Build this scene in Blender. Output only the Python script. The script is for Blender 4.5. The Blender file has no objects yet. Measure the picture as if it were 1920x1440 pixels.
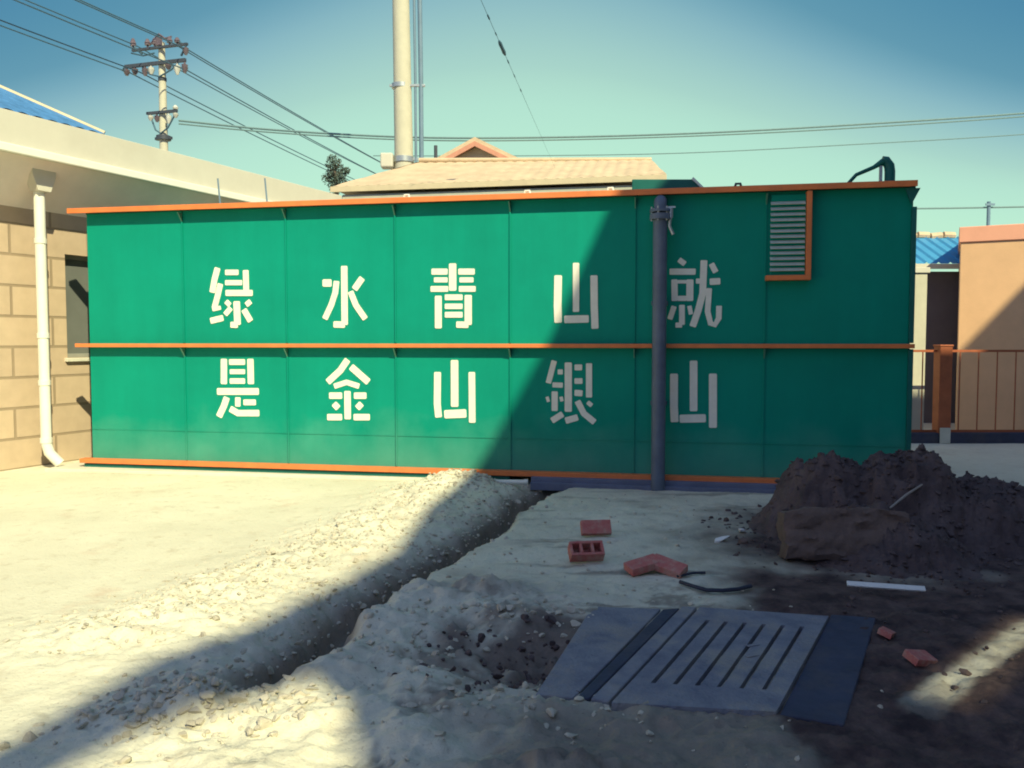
import bpy, math, random
import numpy as np
from mathutils import Vector, Matrix
from mathutils.geometry import tessellate_polygon

random.seed(7)
RNG = np.random.default_rng(11)
scene = bpy.context.scene
COL = scene.collection
R = math.radians

# ------------------------------------------------------------------ camera
F = 1550.0                       # focal length in photo pixels (1920 wide)
CAM_Z = 1.55
PITCH = math.atan(80 / F)
cd = bpy.data.cameras.new('camera')
cam = bpy.data.objects.new('camera', cd)
COL.objects.link(cam)
cam.location = (0, 0, CAM_Z)
cam.rotation_euler = (math.pi / 2 - PITCH, 0, 0)
cd.sensor_width = 36
cd.lens = 36 * F / 1920
cd.clip_start = 0.05
cd.clip_end = 3000
scene.camera = cam

# ------------------------------------------------------------------ light
SUN = Vector((0.541, -1.018, 1.0))          # towards the sun, per metre of height
sun_el = math.atan2(1.0, math.hypot(SUN.x, SUN.y))
sun_az = math.atan2(SUN.x, SUN.y)
ld = bpy.data.lights.new('sun', 'SUN')
sun = bpy.data.objects.new('sun', ld)
COL.objects.link(sun)
sun.rotation_euler = SUN.to_track_quat('Z', 'Y').to_euler()
ld.energy = 4.3
ld.angle = R(0.7)
ld.color = (1.0, 0.93, 0.58)
scene.view_settings.view_transform = 'Standard'
scene.view_settings.look = 'None'
scene.view_settings.gamma = 1
scene.view_settings.exposure = 0.6
scene.cycles.filter_width = 1.9

w = bpy.data.worlds.new("World")
scene.world = w
w.use_nodes = True
nt = w.node_tree
nt.nodes.clear()
N = nt.nodes.new
L = nt.links.new
out = N('ShaderNodeOutputWorld')
bg = N('ShaderNodeBackground')
sky = N('ShaderNodeTexSky')
sky.sky_type = 'NISHITA'
sky.sun_disc = False
sky.sun_elevation = sun_el
sky.sun_rotation = sun_az
sky.air_density = 1.2
sky.dust_density = 1.5
sm = N('ShaderNodeVectorMath'); sm.operation = 'SCALE'; sm.inputs['Scale'].default_value = 0.06
L(sky.outputs[0], sm.inputs[0])
tc = N('ShaderNodeTexCoord')
sx = N('ShaderNodeSeparateXYZ')
L(tc.outputs['Generated'], sx.inputs[0])
xx = N('ShaderNodeMath'); xx.operation = 'MULTIPLY'
L(sx.outputs['X'], xx.inputs[0]); L(sx.outputs['X'], xx.inputs[1])
x3 = N('ShaderNodeMath'); x3.operation = 'MULTIPLY_ADD'; x3.inputs[1].default_value = 3.0; x3.inputs[2].default_value = 1.0
L(xx.outputs[0], x3.inputs[0])
xm = N('ShaderNodeMath'); xm.operation = 'MULTIPLY'
L(x3.outputs[0], xm.inputs[0]); L(sx.outputs['Z'], xm.inputs[1])
rp = N('ShaderNodeValToRGB')
SKY = [(0.0, (.40, .66, .47)), (0.20, (.388, .65, .482)), (0.27, (.342, .588, .473)), (0.31, (.315, .52, .43)), (0.39, (.175, .345, .41)),
       (0.45, (.072, .225, .30)), (0.62, (.030, .155, .28)), (1.0, (.07, .125, .22))]
cr = rp.color_ramp
cr.interpolation = 'B_SPLINE'
while len(cr.elements) < len(SKY):
    cr.elements.new(0.5)
for e, (p, c) in zip(cr.elements, SKY):
    e.position = p
    e.color = (*c, 1)
L(xm.outputs[0], rp.inputs[0])
mx = N('ShaderNodeMix'); mx.data_type = 'RGBA'; mx.inputs['Factor'].default_value = 0.12
L(rp.outputs[0], mx.inputs['A']); L(sm.outputs[0], mx.inputs['B'])
# the sunward half of the sky (behind the camera) gets added bluish fill to lift the shade
my = N('ShaderNodeMapRange'); my.interpolation_type = 'SMOOTHSTEP'
my.inputs['From Min'].default_value = 0.45; my.inputs['From Max'].default_value = -0.35
L(sx.outputs['Y'], my.inputs['Value'])
mb_ = N('ShaderNodeMix'); mb_.data_type = 'RGBA'
L(my.outputs[0], mb_.inputs['Factor']); L(mx.outputs['Result'], mb_.inputs['A'])
mb_.inputs['B'].default_value = (.20, .27, .46, 1)
L(mb_.outputs['Result'], bg.inputs['Color'])
bg.inputs['Strength'].default_value = 0.94
L(bg.outputs[0], out.inputs[0])

# ------------------------------------------------------------------ pixel -> world (layout only)
def ray(px, py):
    a = (px - 960) / F
    b = (720 - py) / F
    return np.array([a, math.cos(PITCH) + b * math.sin(PITCH), -math.sin(PITCH) + b * math.cos(PITCH)])
def gp(px, py, z=0.0):
    r = ray(px, py)
    s = (z - CAM_Z) / r[2]
    return Vector((r[0] * s, r[1] * s, z))
def dp(px, py, y):
    r = ray(px, py)
    s = y / r[1]
    return Vector((r[0] * s, y, CAM_Z + r[2] * s))

TA = Vector((-5.13, 10.05, 0))
TB = Vector((4.01, 8.33, 0))
TU = (TB - TA).normalized()
TLEN = (TB - TA).length
TN = Vector((-TU.y, TU.x, 0))                    # into the tank
if TN.y < 0: TN = -TN
TROT = math.atan2(TU.y, TU.x)
def tp(px, py, y=0.0):
    """pixel -> (u, z) on the tank's front plane, local y"""
    r = ray(px, py)
    o = TA + TN * y
    s = (o.x * TN.x + o.y * TN.y) / (r[0] * TN.x + r[1] * TN.y)
    p = Vector((r[0] * s, r[1] * s, CAM_Z + r[2] * s))
    return (p - TA).dot(TU), p.z

# ------------------------------------------------------------------ materials
def lk(m, a, b): m.node_tree.links.new(a, b)
def mat(name, rgb, rough=0.7, var=0.12, vs=3.0, bump=0.0, bs=40.0, metal=0.0, spec=0.35, rgb2=None, coord='Object'):
    m = bpy.data.materials.new(name)
    m.use_nodes = True
    n = m.node_tree.nodes
    b = n['Principled BSDF']
    b.inputs['Roughness'].default_value = rough
    b.inputs['Metallic'].default_value = metal
    b.inputs['Specular IOR Level'].default_value = spec
    t = n.new('ShaderNodeTexCoord')
    no = n.new('ShaderNodeTexNoise')
    no.inputs['Scale'].default_value = vs
    no.inputs['Detail'].default_value = 6
    no.inputs['Roughness'].default_value = 0.65
    lk(m, t.outputs[coord], no.inputs['Vector'])
    r = n.new('ShaderNodeValToRGB')
    c2 = rgb2 if rgb2 else tuple(min(1, c * (1 + var)) for c in rgb)
    c1 = tuple(c * (1 - var) for c in rgb) if not rgb2 else rgb
    r.color_ramp.elements[0].position = 0.3
    r.color_ramp.elements[1].position = 0.7
    r.color_ramp.elements[0].color = (*c1, 1)
    r.color_ramp.elements[1].color = (*c2, 1)
    lk(m, no.outputs['Fac'], r.inputs[0])
    lk(m, r.outputs[0], b.inputs['Base Color'])
    if bump:
        n2 = n.new('ShaderNodeTexNoise')
        n2.inputs['Scale'].default_value = bs
        n2.inputs['Detail'].default_value = 5
        lk(m, t.outputs[coord], n2.inputs['Vector'])
        bp = n.new('ShaderNodeBump')
        bp.inputs['Strength'].default_value = bump
        bp.inputs['Distance'].default_value = 0.02
        lk(m, n2.outputs['Fac'], bp.inputs['Height'])
        lk(m, bp.outputs[0], b.inputs['Normal'])
    return m

MAT = {}
MAT['green'] = mat('green_paint', (.002, .25, .178), .55, .09, 1.1, .06, 4, spec=.12)
MAT['gusset'] = mat('pale_green_steel', (.10, .28, .20), .5, .1, 5)
MAT['white_paint'] = mat('white_paint', (.78, .76, .66), .6, .06, 9)
MAT['orange'] = mat('orange_paint', (.72, .20, .06), .55, .12, 4, .1, 30)
MAT['dark_green'] = mat('dark_green_steel', (.006, .12, .10), .5, .15, 3)
MAT['pipe'] = mat('grey_pipe', (.11, .14, .19), .5, .15, 6)
MAT['steel'] = mat('galvanised_steel', (.42, .46, .48), .4, .1, 20, metal=.6)
MAT['slat'] = mat('pale_slat', (.50, .55, .50), .5, .1, 14)
MAT['beam'] = mat('blue_grey_beam', (.13, .15, .22), .6, .2, 4)
MAT['conc'] = mat('pale_concrete', (.62, .60, .50), .85, .10, 5, .25, 60)
MAT['grate'] = mat('blue_grey_concrete', (.13, .14, .19), .9, .28, 5, .5, 60, rgb2=(.27, .28, .31))
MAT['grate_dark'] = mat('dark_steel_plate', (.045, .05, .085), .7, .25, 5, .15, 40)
MAT['fascia'] = mat('cream_fascia', (.56, .54, .46), .7, .05, 2, .08, 8)
MAT['soffit'] = mat('soffit_board', (.80, .70, .64), .8, .06, 3)
MAT['bluetile'] = mat('blue_tile', (.07, .20, .42), .5, .25, 8, .2, 20)
MAT['cream'] = mat('cream_render', (.58, .49, .34), .85, .08, 4, .1, 30)
MAT['roofcream'] = mat('faded_peach_tile', (.57, .44, .30), .8, .16, 3.0, .35, 14)
MAT['pink'] = mat('pink_trim', (.55, .26, .18), .7, .12, 5)
MAT['gutter'] = mat('grey_green_gutter', (.45, .46, .38), .6, .08, 4)
MAT['pole'] = mat('pale_concrete_pole', (.50, .48, .38), .8, .08, 3, .1, 30)
MAT['conduit'] = mat('blue_grey_conduit', (.14, .22, .30), .5, .1, 5)
MAT['iron'] = mat('dark_iron', (.05, .06, .08), .6, .2, 10)
MAT['insul'] = mat('brown_porcelain', (.13, .10, .12), .3, .2, 10)
MAT['insulw'] = mat('pale_porcelain', (.55, .55, .50), .3, .1, 10)
MAT['wire'] = mat('black_cable', (.05, .11, .16), .6, .1, 10)
MAT['wire_pale'] = mat('faded_cable', (.13, .22, .24), .6, .1, 10)
MAT['glass'] = mat('window_glass', (.16, .17, .16), .3, .1, 2, spec=.6)
MAT['frame'] = mat('grey_window_frame', (.30, .30, .27), .5, .08, 6)
MAT['pvc'] = mat('white_pvc', (.74, .74, .66), .45, .04, 6)
MAT['earth'] = mat('dark_earth', (.055, .040, .042), .95, .3, 4, .6, 30, rgb2=(.13, .095, .09))
MAT['earth2'] = mat('brown_earth_block', (.14, .10, .085), .95, .2, 5, .6, 25)
MAT['brick'] = mat('red_brick', (.46, .11, .10), .9, .22, 12, .5, 60, rgb2=(.52, .24, .19))
MAT['stone'] = mat('dusty_stone', (.38, .34, .27), .9, .4, 9, .4, 60, rgb2=(.60, .56, .45))
MAT['stick'] = mat('grey_stick', (.32, .28, .24), .8, .15, 12)
MAT['whitestone'] = mat('white_plaster_lump', (.72, .72, .68), .8, .06, 12, .3, 40)
MAT['rubber'] = mat('black_hose', (.025, .028, .05), .5, .15, 10)
MAT['orange_wall'] = mat('apricot_render', (.80, .49, .28), .85, .06, 2.5, .1, 40)
MAT['coping'] = mat('salmon_band', (.86, .42, .29), .85, .06, 3)
MAT['greydoor'] = mat('grey_shutter', (.13, .12, .14), .6, .08, 4)  # grey darkened so the colour holds the shade of the shed wall
MAT['blueroof'] = mat('blue_sheet_roof', (.06, .27, .50), .45, .08, 4)
MAT['fence'] = mat('rust_orange_fence', (.42, .12, .05), .6, .15, 8)
MAT['foliage'] = mat('dull_foliage', (.06, .085, .07), .9, .4, 5)
MAT['bark'] = mat('grey_bark', (.12, .10, .08), .95, .2, 8)
MAT['caster'] = mat('grey_render', (.30, .29, .27), .9, .1, 1.0, .1, 10)

def add_brick(m):
    n = m.node_tree.nodes
    b = n['Principled BSDF']
    t = n.new('ShaderNodeTexCoord')
    s = n.new('ShaderNodeSeparateXYZ'); lk(m, t.outputs['Object'], s.inputs[0])
    c = n.new('ShaderNodeCombineXYZ'); lk(m, s.outputs['X'], c.inputs['X']); lk(m, s.outputs['Z'], c.inputs['Y'])
    k = n.new('ShaderNodeTexBrick')
    lk(m, c.outputs[0], k.inputs['Vector'])
    k.inputs['Scale'].default_value = 1
    k.inputs['Brick Width'].default_value = 1.05
    k.inputs['Row Height'].default_value = 0.37
    k.inputs['Mortar Size'].default_value = 0.019
    k.inputs['Mortar Smooth'].default_value = 0.3
    k.inputs['Color1'].default_value = (.49, .375, .265, 1)
    k.inputs['Color2'].default_value = (.54, .415, .29, 1)
    k.inputs['Mortar'].default_value = (.32, .245, .165, 1)
    no = n.new('ShaderNodeTexNoise'); no.inputs['Scale'].default_value = 6; no.inputs['Detail'].default_value = 6
    lk(m, t.outputs['Object'], no.inputs['Vector'])
    mr = n.new('ShaderNodeMapRange'); mr.inputs['To Min'].default_value = .82; mr.inputs['To Max'].default_value = 1.15
    lk(m, no.outputs['Fac'], mr.inputs['Value'])
    v = n.new('ShaderNodeVectorMath'); v.operation = 'SCALE'
    lk(m, k.outputs['Color'], v.inputs[0]); lk(m, mr.outputs[0], v.inputs['Scale'])
    lk(m, v.outputs[0], b.inputs['Base Color'])
    bp = n.new('ShaderNodeBump'); bp.inputs['Strength'].default_value = .6; bp.inputs['Distance'].default_value = .01; bp.invert = True
    lk(m, k.outputs['Fac'], bp.inputs['Height'])
    lk(m, bp.outputs[0], b.inputs['Normal'])
MAT['brickwall'] = mat('beige_block_wall', (.6, .46, .3), .85)
add_brick(MAT['brickwall'])

def add_dirt(m, scale, amount, rgb):
    """patches of dried mud with ragged outlines"""
    n = m.node_tree.nodes
    b = n['Principled BSDF']
    src = b.inputs['Base Color'].links[0].from_socket
    t = n.new('ShaderNodeTexCoord')
    no = n.new('ShaderNodeTexNoise'); no.inputs['Scale'].default_value = scale; no.inputs['Detail'].default_value = 9; no.inputs['Roughness'].default_value = .72
    lk(m, t.outputs['Object'], no.inputs['Vector'])
    mr = n.new('ShaderNodeMapRange'); mr.inputs['From Min'].default_value = .48; mr.inputs['From Max'].default_value = .66
    mr.inputs['To Max'].default_value = amount
    lk(m, no.outputs['Fac'], mr.inputs['Value'])
    x = n.new('ShaderNodeMix'); x.data_type = 'RGBA'
    lk(m, mr.outputs[0], x.inputs['Factor']); lk(m, src, x.inputs['A']); x.inputs['B'].default_value = (*rgb, 1)
    lk(m, x.outputs['Result'], b.inputs['Base Color'])
add_dirt(MAT['grate'], 2.6, .7, (.30, .27, .22))
add_dirt(MAT['grate_dark'], 3.0, .35, (.13, .11, .10))
add_dirt(MAT['brick'], 14, .5, (.42, .36, .29))
add_dirt(MAT['fascia'], 1.2, .22, (.44, .40, .32))
add_dirt(MAT['orange'], 6, .25, (.34, .12, .06))
def add_streaks(m):
    """rain streaks and chalky patches on the paint"""
    n = m.node_tree.nodes
    b = n['Principled BSDF']
    src = b.inputs['Base Color'].links[0].from_socket
    t = n.new('ShaderNodeTexCoord')
    mp = n.new('ShaderNodeMapping'); mp.inputs['Scale'].default_value = (4, 4, .35)
    lk(m, t.outputs['Object'], mp.inputs['Vector'])
    no = n.new('ShaderNodeTexNoise'); no.inputs['Scale'].default_value = 1.0; no.inputs['Detail'].default_value = 6; no.inputs['Roughness'].default_value = .7
    lk(m, mp.outputs[0], no.inputs['Vector'])
    mr = n.new('ShaderNodeMapRange'); mr.inputs['From Min'].default_value = .3; mr.inputs['From Max'].default_value = .7
    mr.inputs['To Min'].default_value = .94; mr.inputs['To Max'].default_value = 1.05
    lk(m, no.outputs['Fac'], mr.inputs['Value'])
    v = n.new('ShaderNodeVectorMath'); v.operation = 'SCALE'
    lk(m, src, v.inputs[0]); lk(m, mr.outputs[0], v.inputs['Scale'])
    lk(m, v.outputs[0], b.inputs['Base Color'])
add_streaks(MAT['green'])
def add_dust(m):
    """pale splash dust clinging to the lowest sheets of the unit"""
    n = m.node_tree.nodes
    b = n['Principled BSDF']
    src = b.inputs['Base Color'].links[0].from_socket
    t = n.new('ShaderNodeTexCoord')
    s = n.new('ShaderNodeSeparateXYZ'); lk(m, t.outputs['Object'], s.inputs[0])
    no = n.new('ShaderNodeTexNoise'); no.inputs['Scale'].default_value = 2.2; no.inputs['Detail'].default_value = 7
    lk(m, t.outputs['Object'], no.inputs['Vector'])
    a = n.new('ShaderNodeMath'); a.operation = 'MULTIPLY_ADD'; a.inputs[1].default_value = -0.9
    lk(m, no.outputs['Fac'], a.inputs[0]); lk(m, s.outputs['Z'], a.inputs[2])
    mr = n.new('ShaderNodeMapRange')
    mr.inputs['From Min'].default_value = 0.25; mr.inputs['From Max'].default_value = -0.35
    mr.inputs['To Min'].default_value = 0.0; mr.inputs['To Max'].default_value = 0.16
    lk(m, a.outputs[0], mr.inputs['Value'])
    x = n.new('ShaderNodeMix'); x.data_type = 'RGBA'
    lk(m, mr.outputs[0], x.inputs['Factor'])
    lk(m, src, x.inputs['A'])
    x.inputs['B'].default_value = (.36, .42, .36, 1)
    lk(m, x.outputs['Result'], b.inputs['Base Color'])
add_dust(MAT['green'])

# ------------------------------------------------------------------ mesh builder
class MB:
    def __init__(s): s.v = []; s.f = []
    def add(s, vs, fs):
        o = len(s.v)
        s.v += [tuple(p) for p in vs]
        s.f += [tuple(i + o for i in f) for f in fs]
        return s
    def box(s, x0, x1, y0, y1, z0, z1, M=None):
        vs = [Vector((x, y, z)) for z in (z0, z1) for y in (y0, y1) for x in (x0, x1)]
        if M is not None: vs = [M @ p for p in vs]
        return s.add(vs, [(0, 2, 3, 1), (4, 5, 7, 6), (0, 1, 5, 4), (1, 3, 7, 5), (3, 2, 6, 7), (2, 0, 4, 6)])
    def tube(s, pts, r, n=10, cap=True, up=None):
        pts = [Vector(p) for p in pts]
        rs = r if isinstance(r, (list, tuple)) else [r] * len(pts)
        vs = []
        t0 = (pts[1] - pts[0]).normalized()
        ref = Vector((0, 0, 1)) if abs(t0.z) < .9 else Vector((1, 0, 0))
        a = t0.cross(ref).normalized()
        for i, p in enumerate(pts):
            if i == 0: t = pts[1] - pts[0]
            elif i == len(pts) - 1: t = pts[-1] - pts[-2]
            else: t = (pts[i + 1] - p).normalized() + (p - pts[i - 1]).normalized()
            t.normalize()
            a = (a - t * a.dot(t)).normalized()
            b = t.cross(a)
            for k in range(n):
                q = 2 * math.pi * k / n
                vs.append(p + (a * math.cos(q) + b * math.sin(q)) * rs[i])
        fs = []
        for i in range(len(pts) - 1):
            for k in range(n):
                k2 = (k + 1) % n
                fs.append((i * n + k, i * n + k2, (i + 1) * n + k2, (i + 1) * n + k))
        if cap:
            fs.append(tuple(range(n - 1, -1, -1)))
            m = (len(pts) - 1) * n
            fs.append(tuple(range(m, m + n)))
        return s.add(vs, fs)
    def prism(s, poly, lo, hi, fn):
        """poly (list of 2d), extruded between lo and hi; fn(a,b,h) -> 3d"""
        n = len(poly)
        vs = [fn(a, b, lo) for a, b in poly] + [fn(a, b, hi) for a, b in poly]
        fs = [tuple(range(n - 1, -1, -1)), tuple(range(n, 2 * n))]
        fs += [(i, (i + 1) % n, n + (i + 1) % n, n + i) for i in range(n)]
        return s.add(vs, fs)
    def build(s, name, m, parent=None, bevel=0, smooth=False, seg=2):
        me = bpy.data.meshes.new(name)
        me.from_pydata(s.v, [], s.f)
        me.validate()
        import bmesh
        bm = bmesh.new(); bm.from_mesh(me)
        bmesh.ops.recalc_face_normals(bm, faces=bm.faces)
        bm.to_mesh(me); bm.free()
        me.materials.append(MAT[m] if isinstance(m, str) else m)
        o = bpy.data.objects.new(name, me)
        COL.objects.link(o)
        if parent: o.parent = parent
        if smooth:
            me.shade_smooth()
            me.set_sharp_from_angle(angle=R(40))
        if bevel:
            b = o.modifiers.new('bevel', 'BEVEL')
            b.width = bevel; b.segments = seg; b.limit_method = 'ANGLE'; b.angle_limit = R(50)
        return o

def tag(o, label=None, cat=None, group=None, kind=None):
    if label: o['label'] = label
    if cat: o['category'] = cat
    if group: o['group'] = group
    if kind: o['kind'] = kind
    return o
def empty(name, label, cat, loc=(0, 0, 0), rz=0, group=None):
    o = bpy.data.objects.new(name, None)
    COL.objects.link(o)
    o.location = loc
    o.rotation_euler = (0, 0, rz)
    return tag(o, label, cat, group)
def copy_tree(o, parent=None):
    c = o.copy()
    COL.objects.link(c)
    c.parent = parent
    for ch in [x for x in bpy.data.objects if x.parent == o]:
        copy_tree(ch, c)
    return c

# ------------------------------------------------------------------ noise + terrain
def _hash(i, j, s):
    h = (i * 374761393 + j * 668265263 + s * 1442695041) & 0xffffffff
    h = ((h ^ (h >> 13)) * 1274126177) & 0xffffffff
    return ((h ^ (h >> 16)) & 0xffff) / 65535.0
def vnoise(x, y, s=0):
    i = np.floor(x).astype(np.int64); j = np.floor(y).astype(np.int64)
    fx = x - i; fy = y - j
    fx = fx * fx * (3 - 2 * fx); fy = fy * fy * (3 - 2 * fy)
    a = _hash(i, j, s); b = _hash(i + 1, j, s); c = _hash(i, j + 1, s); d = _hash(i + 1, j + 1, s)
    return a * (1 - fx) * (1 - fy) + b * fx * (1 - fy) + c * (1 - fx) * fy + d * fx * fy
def fbm(x, y, s=0, o=5, g=.5):
    t = 0; a = 1; n = 0
    for k in range(o):
        t = t + a * (vnoise(x, y, s + k) - .5) * 2
        n += a; a *= g
        x = x * 2.03 + 17.1; y = y * 2.03 - 9.7
    return t / n
def sstep(a, b, x):
    t = np.clip((x - a) / (b - a), 0, 1)
    return t * t * (3 - 2 * t)
def seg_dist(x, y, pl):
    """distance to polyline, param 0..1 along it, signed side"""
    best = np.full(np.shape(x), 1e9); tt = np.zeros(np.shape(x)); sd = np.zeros(np.shape(x))
    tot = sum(math.dist(pl[i], pl[i + 1]) for i in range(len(pl) - 1)); acc = 0
    for i in range(len(pl) - 1):
        ax, ay = pl[i]; bx, by = pl[i + 1]
        l = math.dist(pl[i], pl[i + 1])
        ux, uy = (bx - ax) / l, (by - ay) / l
        q = np.clip((x - ax) * ux + (y - ay) * uy, 0, l)
        dx = x - ax - q * ux; dy = y - ay - q * uy
        d = np.hypot(dx, dy)
        m = d < best
        best = np.where(m, d, best); tt = np.where(m, (acc + q) / tot, tt)
        sd = np.where(m, (x - ax) * uy - (y - ay) * ux, sd)
        acc += l
    return best, tt, sd

TRENCH = [(.62, 9.3), (.10, 8.25), (-.16, 7.2), (-.40, 6.4), (-.70, 5.55), (-.98, 4.7), (-1.14, 4.0), (-1.34, 3.45)]
SPOIL = [(-.75, 8.75), (-.95, 7.4), (-1.30, 6.3), (-1.65, 5.4), (-1.85, 4.7), (-2.15, 4.25)]
MOUND = [(2.60, 6.75, .65, .56), (3.12, 6.55, .74, .58), (3.75, 6.5, .42, .75), (2.75, 5.95, .30, .65), (4.6, 6.3, .22, .8)]
G0, G1, G2, G3 = gp(1110, 1128), gp(1600, 1160), gp(1590, 1372), gp(1025, 1292)
GC = (G0 + G1 + G2 + G3) / 4
GX = ((G1 - G0) + (G2 - G3)).normalized()
GY = ((G0 - G3) + (G1 - G2)).normalized()
PIT = (.20, 4.05)

def terrain(x, y):
    h = .010 * fbm(x * .9, y * .9, 3) + .0035 * fbm(x * 5, y * 5, 9, 4)
    # rough disturbed ground around the works
    dd, t, sd = seg_dist(x, y, TRENCH)
    rgt = sstep(-.9, .1, x + .12 * (6 - y)) * sstep(9.5, 8.0, y)
    near = sstep(5.6, 4.2, y) * sstep(-2.4, -1.4, x)
    rough = np.maximum(rgt * .40, near)
    h = h + rough * (.040 * fbm(x * 3.1, y * 3.1, 21, 6, .62) + .026 * fbm(x * 9, y * 9, 27, 5, .65))
    # spoil thrown out beside the trench
    ds, ts, _ = seg_dist(x, y, SPOIL)
    amp = .085 * (1 - ts) + .05 * ts
    wv = .42 + .14 * fbm(x * 1.7, y * 1.7, 5, 3)
    sp = np.exp(-(ds / wv) ** 2)
    h = h + sp * amp * (1 + .6 * fbm(x * 4, y * 4, 33, 5, .62)) + sp * .055 * fbm(x * 9, y * 9, 35, 5, .7)
    hp = np.exp(-(((x + .46) / .34) ** 2 + ((y - 8.72) / .34) ** 2))
    h = h + hp * (.115 + .07 * fbm(x * 7, y * 7, 41, 4, .6))
    # trench
    wdt = .19 + .05 * fbm(x * 1.5, y * 1.5, 51, 3) + .05 * fbm(x * 7, y * 7, 53, 4, .6)
    left = sd * np.sign(1.0)
    lf = sstep(-.05, .05, sd)                   # 1 on the spoil side
    n3 = fbm(x * 5, y * 5, 57, 5, .62)
    pr_r = 1 - sstep(wdt * .75, wdt * 1.25, dd)
    pr_l = 1 - sstep(.02, .34 + .14 * n3, dd)
    prof = lf * pr_l + (1 - lf) * pr_r
    dep = .13 * sstep(1.0, .86, t)
    dsg = dd * np.sign(sd + 1e-9)
    slot = (1 - sstep(.05, .13, np.abs(dsg + .02 + .05 * fbm(x * 4, y * 4, 58, 3)))) * sstep(1.0, .9, t)
    h = h - slot * .13
    h = h - prof * dep * (1 + .22 * fbm(x * 4, y * 4, 55, 5, .6)) + prof * .07 * fbm(x * 9, y * 9, 59, 5, .68)
    # broken hole next to the drain cover
    px, py = x - PIT[0], y - PIT[1]
    rr = np.hypot(px * .82 - py * .22, py * .95 + px * .1) / (1 + .55 * fbm(x * 2.4, y * 2.4, 61, 5, .6))
    pit = 1 - sstep(.08, .52, rr)
    h = h - pit * (.15 + .16 * fbm(x * 6, y * 6, 63, 5, .65))
    ring = np.exp(-((rr - .72) / .24) ** 2) * sstep(.25, -.25, px)
    h = h + ring * (.035 + .08 * fbm(x * 5, y * 5, 65, 5, .65))
    # ledge of broken slab beyond the hole
    lx, ly = x + .32, y - 4.95
    led = np.exp(-((lx / .55) ** 2 + (ly / .26) ** 2))
    h = h + led * (.06 + .09 * fbm(x * 5, y * 5, 67, 5, .6))
    # clods fallen into the trench's near end
    fc = np.exp(-(((x + 1.32) / .36) ** 2 + ((y - 3.40) / .30) ** 2))
    h = h + fc * (.05 + .12 * fbm(x * 6, y * 6, 71, 5, .65))
    # low dark heap at the bottom edge
    fb = np.exp(-(((x - .18) / .42) ** 2 + ((y - 2.86) / .14) ** 2))
    h = h + fb * (.05 + .09 * fbm(x * 9, y * 9, 73, 4, .65))
    rg = np.maximum.reduce([sp, prof * 1.0, near * .75, rgt * .25, pit, led, hp])
    cl = 1 - np.abs(fbm(x * 13, y * 13, 111, 4, .62))
    h = h + rg * (.030 * (cl - .8) + .016 * fbm(x * 26, y * 26, 113, 3, .7))
    # flatten under the drain cover
    a = (x - GC.x) * GX.x + (y - GC.y) * GX.y
    b = (x - GC.x) * GY.x + (y - GC.y) * GY.y
    g = (1 - sstep(.50, .72, np.abs(a))) * (1 - sstep(.52, .74, np.abs(b)))
    h = h * (1 - g * .80) - g * .010
    # level and low under the unit
    vx, vy = x - TA.x, y - TA.y
    ud = vx * TU.x + vy * TU.y; vd = vx * TN.x + vy * TN.y
    tk = sstep(-.3, .15, vd) * sstep(2.9, 2.5, vd) * sstep(-.6, -.2, ud) * sstep(TLEN + .6, TLEN + .2, ud)
    h = h * (1 - tk) - .03 * tk
    return h
def earthmask(x, y):
    n = .5 * fbm(x * 1.6, y * 1.6, 81, 5) + .25 * fbm(x * 6, y * 6, 83, 4)
    m1 = sstep(1.9, .9, np.hypot((x - 3.4) * .75, (y - 6.3)) + n * .8)
    m2 = .85 * sstep(.62, .25, np.hypot((x - PIT[0] - .1) * .9, y - PIT[1] - .1) + n * .8)
    m3 = sstep(1.05, 1.5, x + n * .6 + .25 * sstep(4.2, 3.4, y)) * sstep(5.9, 5.2, y + n * .7)
    m4 = .70 * sstep(-.5, .3, x + n * .7) * sstep(3.8, 3.3, y + n * .4) + .4 * sstep(.9, 1.6, x + n * .6) * sstep(3.6, 3.2, y)
    dd, t, sd = seg_dist(x, y, TRENCH)
    m5 = .75 * (1 - sstep(.08, .26, dd + n * .08)) * sstep(1.02, .9, t)  # trench soil, darkened further to paint in the slot's deep shade
    m6 = .55 * np.exp(-(((x + .10) / .5) ** 2 + ((y - 5.0) / .22) ** 2)) * (.6 + n)
    m7 = .8 * np.exp(-(((x - .18) / .42) ** 2 + ((y - 2.86) / .16) ** 2))
    m8 = .68 * sstep(.3, 1.6, x) * sstep(.0, .35, n) * sstep(9, 7.5, y)
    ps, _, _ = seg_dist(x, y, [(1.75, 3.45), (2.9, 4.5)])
    m3 = m3 * (1 - .75 * sstep(.11, .02, ps + n * .04))  # ground paled along the sun streak to paint it brighter
    dr = fbm(x * .9, y * 5.5, 121, 5, .6)
    m9 = .60 * sstep(.16, .42, dr) * sstep(-.3, .5, x) * sstep(9.0, 8.0, y)
    m10 = .62 * sstep(.04, .34, fbm(x * 3.3, y * 3.3, 125, 6, .65)) * sstep(-1.6, -.6, x) * sstep(5.8, 4.8, y)
    m8 = np.maximum(m8, np.maximum(m9, m10))
    return np.clip(np.maximum.reduce([m1, m2, m3, m4, m5, m6, m7, m8]), 0, 1)
def th(x, y): return float(terrain(np.array([float(x)]), np.array([float(y)]))[0])

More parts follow.
